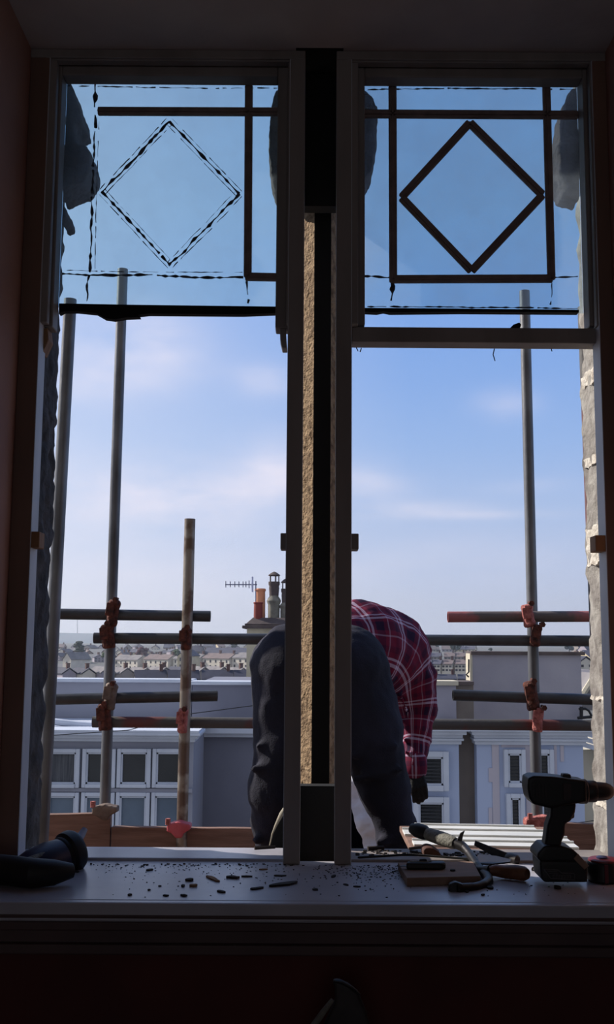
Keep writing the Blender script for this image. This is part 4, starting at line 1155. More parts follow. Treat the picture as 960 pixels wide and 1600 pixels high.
# sagging folds at knees, behind the thigh and at the ankles
rf = random.Random(4)
for (cx_, cy_, wd, Y_) in ((446, 1160, .085, 3.43), (437, 1196, .08, 3.42), (584, 1175, .09, 3.43), (596, 1212, .082, 3.43), (436, 1306, .07, 3.47), (620, 1310, .055, 3.48), (500, 1100, .06, 3.43)):
    c_ = P(cx_, cy_, Y_); t.capsule(c_ - Vector((wd, 0, .012)), c_ + Vector((wd * .8, .0, .02)), .016, .010, 10, 4)
tr = rounded(t, 'trousers', M_TROUSER, pe, voxel=.010, smooth=3, disp=.022, dsize=.09)
# waistband with stitched seam and hem of the undershirt
wbp = []
for k_ in range(17):
    a_ = math.pi * (1.02 + .96 * k_ / 16)
    wbp.append(waist + Vector((math.cos(a_) * .155 - .028, -.02 + .00 * k_, -math.sin(a_) * .150 - .005)))

# shirt with checked pattern laid along the back and the sleeve
sh = MB()
sh.capsule(P(505, 1022, 3.66), P(560, 1014, 3.78), .150, .182, 24, 8)
sh.capsule(P(560, 1014, 3.78), P(600, 1024, 3.90), .182, .178, 24, 8)
sh.capsule(P(600, 1024, 3.90), P(606, 1062, 4.04), .170, .125, 24, 8)
sh.capsule(P(622, 1030, 3.90), P(648, 1058, 3.92), .130, .088, 20, 6)
sh.capsule(P(648, 1058, 3.92), P(651, 1108, 3.94), .088, .080, 20, 6)
sh.capsule(P(651, 1108, 3.94), P(651, 1150, 3.90), .080, .058, 20, 6)
sh.capsule(P(651, 1150, 3.90), P(648, 1194, 3.85), .058, .046, 20, 6)
sh.capsule(P(606, 1062, 4.04), shL, .10, .085, 16, 5)
sh.capsule(shL, elL, .075, .07, 16, 5); sh.capsule(elL, wrL + Vector((0, 0, .03)), .068, .045, 16, 5)
for (ax, ay, bx, by, Y_, r_) in ((566, 945, 640, 1010, 3.74, .012), (575, 962, 628, 1060, 3.74, .012), (600, 950, 668, 1050, 3.80, .012), (590, 1000, 640, 1120, 3.76, .010), (636, 1092, 676, 1118, 3.87, .013), (632, 1126, 672, 1138, 3.86, .012), (634, 1156, 664, 1150, 3.84, .011), (636, 1176, 662, 1182, 3.81, .010)):
    sh.capsule(P(ax, ay, Y_), P(bx, by, Y_ + .03), r_, r_ * .6, 10, 3)
shirt = rounded(sh, 'shirt', M_SKIN, pe, voxel=.0085, smooth=3, disp=.020, dsize=.07)
BN = [(P(470, 1020, 3.60), P(560, 1000, 3.76), 0), (P(560, 1000, 3.76), P(625, 1035, 3.92), 1), (P(640, 1040, 3.92), P(651, 1110, 3.94), 2), (P(651, 1110, 3.94), P(648, 1198, 3.85), 3)]
me = shirt.data
att = me.attributes.new('weave', 'FLOAT_VECTOR', 'POINT')
cum = 0; info = []
for a_, b_, _ in BN:
    info.append((a_, b_, cum)); cum += (b_ - a_).length
for i, v in enumerate(me.vertices):
    pt = v.co + pe.location if False else v.co
    tw = 0; u_ = v_ = 0
    for a_, b_, c_ in info:
        d_ = b_ - a_; L = d_.length; d_ /= L
        s_ = (pt - a_).dot(d_); sc_ = max(0, min(L, s_)); q = a_ + d_ * sc_
        dist = (pt - q).length
        w_ = 1 / (dist ** 4 + 1e-6)
        side_ = d_.cross(Vector((0, -1, 0))).normalized(); nrm_ = d_.cross(side_)
        off = pt - q
        u_ += w_ * (c_ + s_); ang = math.atan2(off.dot(side_), -off.dot(nrm_) if nrm_.y > 0 else off.dot(nrm_)); v_ += w_ * ang * .13
        tw += w_
    att.data[i].vector = (u_ / tw, v_ / tw, 0)
pm = bpy.data.materials.new('red plaid cotton'); pm.use_nodes = True; t_ = pm.node_tree; pb = t_.nodes['Principled BSDF']; pb.inputs['Roughness'].default_value = .85; pb.inputs['Specular IOR Level'].default_value = .2
at_ = t_.nodes.new('ShaderNodeAttribute'); at_.attribute_name = 'weave'; sx_ = t_.nodes.new('ShaderNodeSeparateXYZ'); t_.links.new(at_.outputs['Vector'], sx_.inputs[0])


def pmath(op, a, b=None):
    n = t_.nodes.new('ShaderNodeMath'); n.operation = op
    for i, v in enumerate((a, b)):
        if v is None: continue
        if isinstance(v, (int, float)): n.inputs[i].default_value = v
        else: t_.links.new(v, n.inputs[i])
    return n.outputs[0]


def stripes(src, period):
    f = pmath('FRACT', pmath('ADD', pmath('DIVIDE', src, period), 10.0))
    def band(c_, w_):
        return pmath('LESS_THAN', pmath('ABSOLUTE', pmath('SUBTRACT', f, c_)), w_)
    thin = pmath('ADD', pmath('ADD', band(.30, .022), band(.40, .030)), pmath('MULTIPLY', band(.85, .018), .5))
    dark = pmath('ADD', band(.62, .11), pmath('MULTIPLY', band(.12, .06), .6))
    return thin, dark


tu, du = stripes(sx_.outputs[0], .150); tv, dv = stripes(sx_.outputs[1], .130)


def mixn(fac, c1, c2):
    n = t_.nodes.new('ShaderNodeMixRGB')
    t_.links.new(fac, n.inputs[0])
    for i, c_ in ((1, c1), (2, c2)):
        if isinstance(c_, tuple): n.inputs[i].default_value = (*lin(c_), 1)
        else: t_.links.new(c_, n.inputs[i])
    return n.outputs[0]


c0_ = mixn(pmath('MULTIPLY', pmath('ADD', du, dv), .5), (112, 26, 54), (40, 20, 50))
c1_ = mixn(pmath('MINIMUM', pmath('MULTIPLY', pmath('ADD', tu, tv), .46), 1.0), c0_, (206, 192, 218))
t_.links.new(c1_, pb.inputs['Base Color'])
me.materials.clear(); me.materials.append(pm)
# undershirt hem showing as a blue band over the waistband
hem = MB(); hem.path([waist + Vector((math.cos(R(a_)) * .150 - .10, -.085, math.sin(R(a_)) * .150 - .055)) for a_ in range(40, 150, 10)], .018, 8)
rounded(hem, 'undershirt_hem', M_BELT, pe, voxel=.006, smooth=2)
# cuff, glove
MB().capsule(P(648, 1192, 3.85), P(648, 1201, 3.845), .050, .047, 16, 4).build('cuff', pm, pe, smooth=True)
cu = bpy.data.objects['cuff'].data; a2_ = cu.attributes.new('weave', 'FLOAT_VECTOR', 'POINT')
for i, v in enumerate(cu.vertices): a2_.data[i].vector = (v.co.z, math.atan2(v.co.y - 3.85, v.co.x - P(648, 1195, 3.85).x) * .05, 0)
for (wr_, dr_, sd_) in ((wrR, P(656, 1240, 3.80) - P(648, 1198, 3.84), 1), (wrL, Vector((.05, 0, -1)), -1)):
    g_ = MB(); hand(g_, wr_, dr_, sd_, .88); rounded(g_, 'glove', M_GLOVE, pe, voxel=.0042, smooth=1)
for a_ in (ankL, ankR):
    g_ = MB(); foot(g_, a_, 0, 1.05, .05); rounded(g_, 'boot', M_BOOT, pe, voxel=.007, smooth=2)

# paint flecks on the trousers
for (x_, y_) in ((417, 1053), (592, 1187), (612, 1193), (618, 1241), (409, 1186)):
    pass

# sacks on the deck behind and before the legs
s_ = MB(); s_.capsule(P(566, 1235, 4.20), P(572, 1420, 4.16), .10, .15, 20, 6); s_.capsule(P(552, 1240, 4.22), P(585, 1330, 4.16), .05, .13, 16, 5); s_.capsule(P(540, 1300, 4.2), P(540, 1420, 4.2), .12, .15, 16, 5)
ws = rounded(s_, 'rubble_sack', M_WHITEBAG, None, voxel=.010, smooth=1, disp=.045, dsize=.09)
zmin = min(v.co.z for v in ws.data.vertices)
for v in ws.data.vertices: v.co.z = ZD + (v.co.z - zmin) * ((1.13 - ZD) / (1.13 - zmin)) if v.co.z < 1.13 else v.co.z
tag(ws, 'crumpled white woven sack standing between the legs of the person', 'sack')
s_ = MB(); base_ = P(494, 1300, 3.24); base_.z = ZD
s_.lathe([(.155, .0), (.162, .1), (.158, .28), (.14, .40), (.105, .49), (.06, .53), (.02, .54)], base_, n=28)
bs = rounded(s_, 'rubble_sack', M_BLACKBAG, None, voxel=.012, smooth=2, disp=.03, dsize=.09)
zmin = min(v.co.z for v in bs.data.vertices)
for v in bs.data.vertices: v.co.z += ZD - zmin
tag(bs, 'black rubble sack bulging just outside the window, behind the mullion', 'sack')

MB().path([P(446, 1262, 3.10), P(440, 1272, 3.09), P(432, 1288, 3.085), P(426, 1302, 3.09), P(421, 1324, 3.10)], [.005, .0065, .004, .0025, .0015], 8).build('rim_fold', M_CREAM, bs, smooth=True)

# ------------------------------------------------------------------ things on the window board
def on(px, py, z=None, lift=0.0):
    """the point of the window board under that spot of the photograph"""
    z = ZS if z is None else z
    d = W(px, py, 1.0) - EYE
    t_ = (z - EYE.z) / d.z
    p_ = EYE + d * t_
    return Vector((p_.x, p_.y, z + lift))


# cordless drill standing on its battery
YD = on(880, 1379).y
dr = empty('cordless_drill', on(883, 1379), 'black cordless drill standing on its battery by the right jamb', 'drill')


def part(name, poly, th, m, y0=None, bevel=.004, par=None, Yc=None):
    Yc = Yc or YD
    return MB().pxprism(poly, Yc - th / 2, th).build(name, m, par or dr, bevel=bevel, smooth=True, angle=30, seg=3)


mh = MB()
c = lambda x, y: W(x, y, YD)
mh.pxprism([(826, 1216), (835, 1212), (870, 1214), (892, 1217), (917, 1220), (918, 1253), (905, 1256), (888, 1258), (864, 1264), (850, 1261), (834, 1257), (828, 1248), (825, 1232)], YD - .030, .060)
rounded(mh, 'motor_housing', M_BLACKPL, dr, voxel=.0028, smooth=4)
part('handle', [(862, 1258), (902, 1255), (900, 1270), (893, 1284), (885, 1287), (884, 1304), (879, 1316), (878, 1326), (851, 1326), (854, 1308), (856, 1290), (861, 1276)], .036, M_BLACKPL, bevel=.012)
part('trigger', [(892, 1258), (900, 1260), (899, 1272), (899, 1279), (890, 1281), (888, 1268)], .018, M_BLACKPL, bevel=.004)
part('selector', [(880, 1209), (893, 1210), (894, 1217), (880, 1216)], .02, M_CHUCK, bevel=.003)
fo = MB().pxprism([(851, 1322), (879, 1322), (896, 1327), (905, 1335), (912, 1347), (846, 1347), (840, 1340), (841, 1333)], YD - .036, .072)
rounded(fo, 'foot', M_BLACKPL, dr, voxel=.003, smooth=4)
bt = MB().pxprism([(844, 1345), (912, 1345), (920, 1356), (919, 1379), (852, 1379), (847, 1374)], YD - .037, .074)
rounded(bt, 'battery', M_BLACKPL, dr, voxel=.003, smooth=3)
for k_ in range(5):
    pline_ = MB().pxprism([(832 + k_ * 5, 1226), (834.2 + k_ * 5, 1226), (835.2 + k_ * 5, 1246), (833 + k_ * 5, 1246)], YD - .0315, .003).build('vent', M_CHUCK, dr)
MB().pxprism([(880, 1224), (893, 1225), (892, 1250), (881, 1250)], YD - .0325, .004).build('side_plate', mat('dark brown plate', (52, 40, 42), .6, scale=20), dr, bevel=.001)
# outlined emblem with an angular letter row on the battery
em = mat('worn grey print', (92, 90, 92), .6, c2=(76, 74, 78), scale=60)


def pline(pts, name, closed=False, r_=.0007, Y=None):
    Y = Y or (YD - .0378)
    pts = pts + ([pts[0]] if closed else [])
    return MB().path([W(x, y, Y) for x, y in pts], r_, 5).build(name, em, dr)


pline([(850.5, 1358), (872.5, 1359.5), (878, 1364), (898, 1365)], 'emblem', r_=.0010)
pline([(850.5, 1358), (861, 1372.5), (898.5, 1375), (898.5, 1366)], 'emblem', r_=.0010)
for x_ in (866, 871, 876, 881, 886, 891):
    pline([(x_ - 1.4, 1367), (x_ - 1.2, 1372.6)], 'emblem'); pline([(x_ - 1.4, 1367), (x_ + 1.4, 1367.2), (x_ + 1.4, 1372.7)], 'emblem')
pline([(856, 1361), (872, 1362.2)], 'emblem'); pline([(859, 1364.5), (873, 1365.3)], 'emblem')
ax = (W(958, 1237, YD) - W(918, 1237, YD)).normalized(); s_ = YD / FPX * 1.02
g0_ = W(905, 1236.5, YD)
MB().lathe([(17.5 * s_, 0), (18 * s_, .004), (18 * s_, .016), (16.8 * s_, .018)], W(903, 1236.5, YD), ax, 28).build('torque_ring', M_CHUCK, dr, smooth=True)
gv = MB().lathe([(15.2 * s_, 0), (15.8 * s_, .002), (15.8 * s_, .016), (14.8 * s_, .019)], W(917, 1236.5, YD), ax, 28)
gv.build('collar', M_CHUCK, dr, smooth=True)
MB().lathe([(13.2 * s_, 0), (13.8 * s_, .003), (13.6 * s_, .022), (12.6 * s_, .034), (10 * s_, .042), (6.5 * s_, .047), (3 * s_, .049)], W(922, 1236.5, YD), ax, 28).build('chuck', M_CHUCK, dr, smooth=True, angle=50)
MB().lathe([(2.2 * s_, 0), (2.2 * s_, .016), (1.5 * s_, .018), (1.5 * s_, .034)], W(955, 1237.5, YD), ax, 8).build('bit', M_STEEL, dr)
rg = MB()
for k_ in range(10):
    a_ = 2 * math.pi * k_ / 10; o_ = Vector((0, math.cos(a_), math.sin(a_))) * 16.2 * s_
    rg.path([W(904, 1236.5, YD) + o_ * 1.06, W(913, 1236.5, YD) + o_ * 1.06], .0012, 5)
part('belt_clip', [(897, 1342), (904, 1334), (921, 1353), (914, 1359)], .004, M_OFFCUT, bevel=.001, Yc=YD - .041)

# tape measure with red stripe
tb = on(948, 1382)
tm = empty('tape_measure', tb, 'black tape measure with a red stripe in the right corner', 'tape measure')
m = MB().lathe([(.030, 0), (.034, .004), (.034, .034), (.030, .040)], tb + Vector((.004, .03, 0)), n=28); m.build('case', M_BLACKPL, tm, smooth=True)
MB().box(tb.x - .004, tb.x + .003, tb.y - .0065, tb.y - .0035, ZS + .003, ZS + .038).build('stripe', M_RED, tm)
MB().lathe([(.0305, 0), (.030, .003), (.026, .005)], tb + Vector((.004, .03, .0395)), n=28).build('lid', M_RED, tm, smooth=True)
MB().lathe([(.011, 0), (.011, .004), (.007, .006)], tb + Vector((.0, .026, .0435)), n=18).build('button', M_NAVYPL, tm, smooth=True)

# offcut with utility knife on top
A0, A1, A2, A3 = on(636, 1385), on(752, 1382), on(740, 1358), on(622, 1360)
h_ = .016
wo_ = MB().add([A0, A1, A2, A3] + [p_ + Vector((0, 0, h_)) for p_ in (A0, A1, A2, A3)], [(3, 2, 1, 0), (4, 5, 6, 7), (0, 1, 5, 4), (1, 2, 6, 5), (2, 3, 7, 6), (3, 0, 4, 7)])
tag(wo_.build('timber_offcut', M_OFFCUT, bevel=.0015), 'pale squared timber offcut lying under the utility knife', 'wood offcut')
k0, k1 = on(633, 1357.5, ZS + h_), on(697, 1357.5, ZS + h_)
kn = empty('utility_knife', (k0 + k1) / 2, 'dark utility knife lying on the timber offcut', 'knife')
L_ = (k1 - k0)
def kp(u_, v_, z_): return k0 + L_ * u_ + Vector((0, v_, z_))
MB().prism([kp(.02, -.010, 0), kp(.9, -.012, 0), kp(1.0, -.004, 0), kp(.99, .010, 0), kp(.85, .013, 0), kp(.3, .009, 0), kp(.05, .006, 0)], (0, 0, .014)).build('handle', M_BLACKPL, kn, bevel=.004)
MB().prism([kp(-.17, -.004, .005), kp(.06, -.006, .005), kp(.06, .005, .005), kp(-.02, .005, .005)], (0, 0, .0012)).build('blade', M_STEEL, kn)
MB().prism([kp(.12, -.005, .0135), kp(.55, -.006, .0135), kp(.66, .0, .0135), kp(.55, .006, .0135), kp(.12, .004, .0135)], (0, 0, .002)).build('grip_inlay', M_GREYGRIP, kn, bevel=.0005)
MB().capsule(kp(.40, 0, .016), kp(.50, 0, .016), .004, .004, 10, 3).build('slider', M_STEEL, kn, smooth=True)

# grey handled hammer: black butt, grey sleeve, spike and long curved claw resting on the board
hY = 2.20
def hp(x, y, Y): return W(x, y, Y)
hm_ = empty('slaters_hammer', on(745, 1385), 'hooked steel hammer with a grey rubber handle pointing outdoors', 'hammer')
MB().path([hp(643, 1294, 2.42), hp(652, 1297, 2.41), hp(664, 1301, 2.40), hp(669, 1304, 2.395)], [.011, .0165, .0165, .013], 16).build('butt', M_BLACKPL, hm_, smooth=True)
sl_ = MB().path([hp(666, 1302, 2.395), hp(672, 1304, 2.39), hp(690, 1310, 2.36), hp(706, 1315.5, 2.33), hp(712, 1318, 2.32)], [.012, .0145, .0155, .0145, .012], 16)
sl_.build('sleeve', M_GREYGRIP, hm_, smooth=True)
rgs = MB(); 
MB().path([hp(708, 1316, 2.325), hp(722, 1322, 2.31), hp(728, 1327, 2.30)], [.010, .011, .010], 12).build('neck', M_STEEL, hm_, smooth=True)
MB().prism([hp(714, 1314, 2.312), hp(720, 1302, 2.312), hp(727, 1298, 2.312), hp(724, 1306, 2.312), (hp(722, 1318, 2.312))], (0, .006, 0)).build('spike', M_STEEL, hm_, bevel=.001)
arm_ = [(724, 1322, 2.31), (735, 1335, 2.27), (745, 1350, 2.22), (755, 1363, 2.17), (762, 1370, 2.13), (764, 1377, 2.10), (756, 1383, 2.07), (742, 1387, 2.05), (725, 1389, 2.04), (712, 1390, 2.035)]
mb = MB(); pts = [hp(*a_) for a_ in arm_]
mb.path(pts, [.009, .009, .009, .010, .0105, .010, .0095, .0095, .011, .013], 14)
rounded(mb, 'claw_shank', M_STEEL, hm_, voxel=.003, smooth=2)
bl = MB().pxprism([(724, 1382), (712, 1378), (703, 1382), (701, 1390), (703, 1399), (708, 1401), (712, 1397), (724, 1394)], 2.03, .016)
rounded(bl, 'claw_tip', M_STEEL, hm_, voxel=.0025, smooth=2)

# flat black chisel leaning across the sub-sill, and its wooden handled neighbour
fc = empty('flat_chisel', on(790, 1352), 'flat black chisel lying behind the wooden handled scraper', 'chisel')
q0, q1 = hp(743, 1318, 2.40), hp(796, 1343, 2.30)
def slab(a_, b_, w0, w1, th):
    d_ = (b_ - a_).normalized(); n_ = d_.cross(Vector((0, -1, 0))).normalized()
    return [a_ + n_ * w0, b_ + n_ * w1, b_ - n_ * w1, a_ - n_ * w0], Vector((0, th, 0))
pl, ex = slab(q0, q1, .0055, .011, .010); MB().prism(pl, ex).build('blade', M_SPLINTER, fc, bevel=.001)
MB().path([hp(794, 1341, 2.31), hp(800, 1343, 2.30), hp(808, 1345, 2.29), hp(811, 1346, 2.29)], [.011, .0135, .0125, .009], 14).build('handle', M_CHUCK, fc, smooth=True)
fs_ = empty('wooden_handled_scraper', on(795, 1374), 'scraper with an orange wooden handle beside the drill', 'scraper')
ha = MB().path([on(765, 1372, lift=.014), on(775, 1372, lift=.015), on(790, 1373, lift=.0135), on(806, 1375, lift=.015), on(820, 1377, lift=.0145), on(825, 1378, lift=.015)], [.009, .0115, .0130, .0145, .0142, .010], 18)
ha.build('handle', M_WOODHANDLE, fs_, smooth=True)
MB().path([on(744, 1366, lift=.012), on(756, 1369, lift=.013), on(767, 1371.5, lift=.014)], [.005, .007, .012], 12).build('ferrule', M_CHUCK, fs_, smooth=True)
bl_ = MB().prism([on(747, 1352, lift=.020), on(776, 1356, lift=.022), on(800, 1362, lift=.022), on(798, 1366, lift=.022), on(770, 1366, lift=.018), on(744, 1362, lift=.014)], (0, 0, .003))
bl_.build('blade', M_CHUCK, fs_, bevel=.0008)
# screw by the battery
sc_ = empty('wood_screw', on(838, 1363), 'small black screw beside the drill battery', 'screw')
MB().path([on(835, 1361, lift=.0035), on(844, 1364, lift=.003)], [.0022, .0012], 8).build('shank', M_CHUCK, sc_)
MB().path([on(833, 1360.5, lift=.0035), on(835.2, 1361, lift=.0035)], [.0045, .0022], 10).build('head', M_CHUCK, sc_)
# brown curl of wood in the right light, offcut strip along the frame
cw = rounded(MB().pxprism([(662, 1338), (661, 1327), (668, 1323), (677, 1325), (686, 1331), (692, 1338)], 2.34, .05), 'wood_chunk', mat('red brown wood', (96, 60, 48), .8, c2=(66, 42, 36), scale=30), None, voxel=.004, smooth=1, disp=.006, dsize=.02)
tag(cw, 'rounded red brown chunk of wood on the frame sill, under the hammer handle', 'wood chunk')

# power tool with thick hose in the left corner
pt_ = empty('power_tool', on(70, 1385), 'dark blue corded power tool with clear tip in left corner', 'power tool')
b0, b1 = hp(32, 1368, 2.12), hp(116, 1328, 2.22)
dT = (b1 - b0).normalized()
MB().lathe([(.022, -.03), (.034, 0), (.040, .03), (.041, .07), (.036, .10), (.035, .125), (.034, .14)], b0, dT, 28).build('body', M_NAVYPL, pt_, smooth=True, angle=60)
Lb = (b1 - b0).length
MB().lathe([(.0355, 0), (.0375, .004), (.0375, .010), (.0355, .014)], b0 + dT * .098, dT, 28).build('ring', M_BLACKPL, pt_, smooth=True)
MB().lathe([(.036, 0), (.043, .006), (.044, .022), (.040, .030), (.020, .034)], b1 - dT * .026, dT, 28).build('end_cap', M_BLACKPL, pt_, smooth=True)
MB().lathe([(.0355, 0), (.036, .012), (.0355, .016)], b1 - dT * .040, dT, 28).build('red_band', mat('dull red band', (92, 40, 46), .5, scale=20), pt_, smooth=True)
MB().path([hp(120, 1312, 2.225), hp(127, 1305, 2.24), hp(133, 1295, 2.25)], [.010, .0085, .0060], 12).build('tip', M_CLEARTIP, pt_, smooth=True)
lo = b0 + dT * .045 + Vector((-.004, -.034, .019))
MB().capsule(lo - dT * .02, lo + dT * .03, .012, .009, 14, 4).build('switch', M_CLEARTIP if False else M_GREYGRIP, pt_, smooth=True)
gq = [on(112, 1382, lift=.026), on(84, 1386, lift=.027), on(50, 1388, lift=.028), on(20, 1384, lift=.028), on(-20, 1380, lift=.028), on(-70, 1380, lift=.028)]
MB().path(gq, [.014, .024, .0275, .028, .028, .028], 18).build('hose', M_HOSE, pt_, smooth=True)
MB().path([b0, b0 - dT * .05 + Vector((-.02, 0, .01)), b0 + Vector((-.12, -.03, -.004)), b0 + Vector((-.2, -.05, -.008))], [.02, .017, .016, .016], 14).build('cable_sleeve', M_HOSE, pt_, smooth=True)

# splinters and crumbs on the window board: px, py, length px, angle, thickness, material
random.seed(5)
SPL = [(444, 1383, 46, -8, 2.8, M_SPLINTER, 'longest dark splinter, lying left of the mullion foot'), (402, 1389, 21, -8, 2.0, M_SPLINTER, 'dark splinter left of the longest one'),
       (333, 1374, 20, 25, 2.0, M_TAN, 'tan tipped splinter in the middle of the left board'), (302, 1385, 12, 2, 2.6, M_TAN, 'tan brown crumb among dark chips on the left board'),
       (296, 1376, 9, 10, 2.6, M_SPLINTER, 'dark chip just above the tan crumb'), (286, 1385, 6, 0, 2.2, M_SPLINTER, 'small dark chip left of the tan crumb'),
       (364, 1372, 20, 4, 2.6, M_SPLINTER, 'dark ragged cluster chip near the sub-sill, middle of the left board'), (386, 1370, 18, 0, 1.6, M_SPLINTER, 'row of dark slivers right of the ragged chip'),
       (438, 1369, 20, 0, 1.6, M_SPLINTER, 'thin dark sliver above the longest splinter'), (412, 1359, 14, -3, 1.4, M_TAN, 'thin tan sliver below the left sub-sill'),
       (115, 1363, 18, 0, 1.6, M_SPLINTER, 'dark flat sliver beside the power tool'), (203, 1399, 7, 0, 1.8, M_SPLINTER, 'dark chip at front edge, right of the power tool'),
       (259, 1400, 9, 4, 1.6, M_SPLINTER, 'thin dark chip at the front edge, second from left'), (287, 1400, 10, 8, 1.9, M_SPLINTER, 'dark chip at the front edge, third from left'),
       (346, 1394, 12, 14, 1.8, M_SPLINTER, 'pair of dark chips below the ragged cluster'), (234, 1360, 9, -15, 1.8, M_SPLINTER, 'dark chip just below the left sub-sill'),
       (250, 1385, 5, -8, 1.2, M_SPLINTER, 'tiny dark sliver left of the dark chips'), (233, 1391, 5, 0, 1.4, M_SPLINTER, 'tiny dark crumb near the front of the left board'),
       (493, 1391, 7, -12, 2.0, M_SPLINTER, 'dark chip in front of the mullion foot'), (522, 1370, 7, -30, 1.6, M_SPLINTER, 'dark tilted chip right of the mullion foot'),
       (558, 1386, 12, 3, 1.4, M_SPLINTER, 'thin dark sliver left of the timber offcut'), (541, 1383, 6, 25, 1.4, M_SPLINTER, 'small dark chip left of the offcut, beside a thin sliver'),
       (765, 1387, 9, 40, 2.4, M_SPLINTER, 'dark pointed chip under the bend of the hammer'), (872, 1388, 8, 35, 2.6, M_SPLINTER, 'dark pointed chip in front of the drill battery'),
       (730, 1394, 6, 5, 1.8, M_SPLINTER, 'dark crumb in front of the hammer claw'), (755, 1399, 5, 10, 1.8, M_SPLINTER, 'dark crumb at the front edge near the hammer'),
       (708, 1361, 7, -5, 2.0, M_SPLINTER, 'dark chip beyond the knife on the offcut'), (740, 1360, 10, 10, 2.4, M_SPLINTER, 'dark chip behind the bend of the hammer')]
for (px, py, L_, an, th, m_, lab) in SPL:
    s_ = 1.0; zb = ZS
    if lab.startswith('dark chip beyond'): zb = ZS + h_
    a_ = on(px - L_ / 2 * math.cos(R(an)), py - L_ / 2 * math.sin(R(an)) * 1.0, zb); b_ = on(px + L_ / 2 * math.cos(R(an)), py + L_ / 2 * math.sin(R(an)) * 1.0, zb)
    d_ = b_ - a_; n_ = Vector((-d_.y, d_.x, 0)).normalized() * th / 760 * 2.2
    pts = []
    for u_, v_ in ((0, .2), (.18, .8), (.45, 1), (.8, .75), (1, .3), (.93, -.5), (.6, -1), (.3, -.8), (.05, -.5)):
        pts.append(a_ + d_ * u_ + n_ * (v_ + random.uniform(-.25, .25)))
    tag(MB().prism(pts, (0, 0, th / 760 * 1.1)).build('wood_splinter', m_, bevel=.0004), lab, 'splinter', 'splinters on the window board')
cr2 = MB(); random.seed(9)


def crumb(px, py, s_):
    c_ = on(px, py); h2 = s_ * random.uniform(.4, .9)
    k_ = random.choice((3, 4, 5)); a0 = random.uniform(0, 6)
    pts = [c_ + Vector((math.cos(a0 + 2 * math.pi * i / k_) * s_ * random.uniform(.6, 1.5), math.sin(a0 + 2 * math.pi * i / k_) * s_ * random.uniform(.6, 1.2), 0)) for i in range(k_)]
    cr2.prism(pts, (0, 0, h2))


for _ in range(170): crumb(random.uniform(150, 455), min(1402, 1351 + abs(random.gauss(0, 16))), random.uniform(.0005, .0018))
for _ in range(70): crumb(random.uniform(140, 465), 1350 + abs(random.gauss(0, 2.5)), random.uniform(.001, .003))
for _ in range(380): crumb(random.gauss(590, 55), min(1400, 1352 + abs(random.gauss(0, 14))), random.uniform(.0005, .0022))
for _ in range(60): crumb(random.uniform(470, 950), random.uniform(1360, 1403), random.uniform(.0006, .0018))
tag(cr2.build('crumbs', M_SPLINTER), 'fine dark crumbs and sawdust scattered over the window board', 'debris', kind='stuff')

# debris on the sub-sill of the right light
db = MB(); random.seed(12)
zr = zz(480, 1339, 2.33)
for _ in range(120):
    x_ = random.uniform(XMR + .01, W(760, 1340, 2.4).x); y_ = random.uniform(2.335, 2.40); s_ = random.uniform(.001, .005)
    k_ = random.choice((3, 4, 5)); a0 = random.uniform(0, 6)
    db.prism([Vector((x_ + math.cos(a0 + 2 * math.pi * i / k_) * s_ * random.uniform(.6, 1.8), y_ + math.sin(a0 + 2 * math.pi * i / k_) * s_, zr)) for i in range(k_)], (0, 0, s_ * .7))
tag(db.build('rubble', M_SPLINTER), 'dark crumbs of rotten wood along the right frame sill', 'debris', kind='stuff')
for (pts, wd, m_, lab) in (([(560, 1344), (640, 1339), (742, 1347)], 3.2, M_DARKWOOD, 'long dark lath lying on the right frame sill'), ([(575, 1329), (600, 1328)], 4.5, M_SPLINTER, 'dark stub of wood at the foot of the white sack'),
                           ([(640, 1329), (665, 1326), (676, 1333)], 2.6, mat('brown shaving', (92, 74, 62), .8, scale=20), 'curled brown wood shaving left of the red brown chunk'), ([(430, 1326), (398, 1328)], 3.2, M_SPLINTER, 'dark stub of wood on the left frame sill near the mullion')):
    Yq = 2.37
    q_ = [on(x_, y_, zr, .004) for x_, y_ in pts]
    tag(MB().path(q_, wd / 800, 7).build('wood_scrap', m_, smooth=True), lab, 'wood scrap', 'scraps on the frame sill')

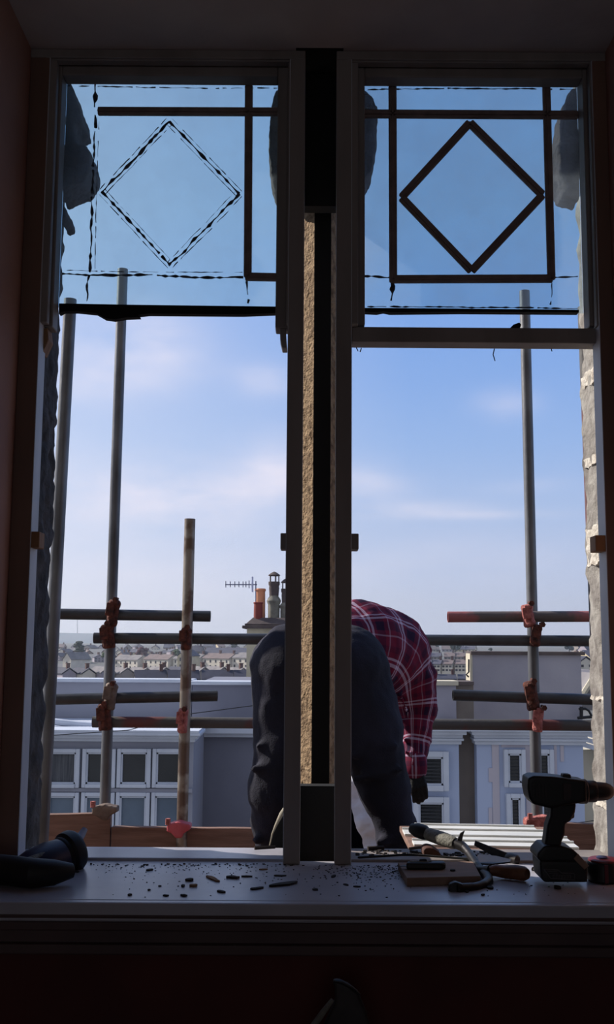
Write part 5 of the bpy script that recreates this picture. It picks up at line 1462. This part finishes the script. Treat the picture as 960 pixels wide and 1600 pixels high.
# white plastic trims and laths lying on the outer sill in the sun
for i, (xa_, ya_, xb_, yb_, wd, m_, lab) in enumerate(((640, 1331, 850, 1321, .030, M_WHITEPLASTIC, 'furthest white plastic trim on the outer sill'), (655, 1326, 905, 1318, .020, M_WHITEPLASTIC, 'narrow white trim lying furthest out, behind the drill'),
                                                      (690, 1337, 946, 1329, .030, M_WHITEPLASTIC, 'broad white plastic trim in the middle of the outer sill'), (770, 1341, 952, 1340, .018, M_WHITEPLASTIC, 'nearest white trim, running towards the tape measure'))):
    pass
X0, X1 = W(650, 1325, 2.6).x, XR - .02
tag(MB().box(X0 - .01, X1, 2.615, 2.93, zO - .006, zO + .010).build('timber_plank', M_BOARD, bevel=.002), 'timber plank on the outer sill carrying the white trims', 'plank')
trims = [(.00, .00, 2.625, 2.680, 'white plastic trim nearest the frame on the plank'), (.02, .0, 2.695, 2.745, 'narrow white plastic trim second from the frame'),
         (-.01, .0, 2.765, 2.835, 'broad white plastic trim third from the frame'), (.03, -.05, 2.85, 2.905, 'white plastic trim furthest out on the plank')]
for x0_, x1_, y0_, y1_, lab in trims:
    z0_ = zO + .010
    mb = MB(); dz = .014; sk = .012
    A_ = [(X0 + x0_, y0_ + sk), (X1 + x1_, y0_ - sk), (X1 + x1_, y1_ - sk), (X0 + x0_, y1_ + sk)]
    mb.prism([Vector((x_, y_, z0_)) for x_, y_ in A_], (0, 0, .006))
    mb.prism([Vector((X0 + x0_, y1_ + sk - .006, z0_ + .006)), Vector((X1 + x1_, y1_ - sk - .006, z0_ + .006)), Vector((X1 + x1_, y1_ - sk, z0_ + .006)), Vector((X0 + x0_, y1_ + sk, z0_ + .006))], (0, 0, .005))
    tag(mb.build('plastic_trim', M_WHITEPLASTIC, bevel=.001), lab, 'plastic trim', 'white trims on the outer sill')

# chair back or tool looming at the bottom of the photo: a hooded lamp like implement leaning on the wall below the board
YK = 1.75
kk = empty('spade', W(530, 1700, YK), 'dark worn spade leaning under the window board at the bottom edge', 'spade')
sd = MB().pxprism([(520, 1533), (530, 1533), (545, 1540), (560, 1552), (572, 1580), (584, 1625), (590, 1680), (560, 1720), (520, 1700), (500, 1640), (508, 1600), (524, 1566), (523, 1548)], YK, .02)
rounded(sd, 'blade', mat('blackened iron', (52, 46, 46), .6, c2=(34, 28, 28), scale=30), kk, voxel=.004, smooth=3)
MB().path([W(521, 1533, YK), W(535, 1535, YK), W(550, 1543, YK), W(563, 1554, YK)], [.002, .003, .003, .0015], 8).build('rim', M_STEEL, kk, smooth=True)
MB().path([W(520, 1562, YK - .01), W(505, 1582, YK - .01), W(480, 1618, YK - .01), W(430, 1700, YK - .01)], [.0035, .005, .006, .007], 10).build('handle', M_GREYGRIP, kk, smooth=True)
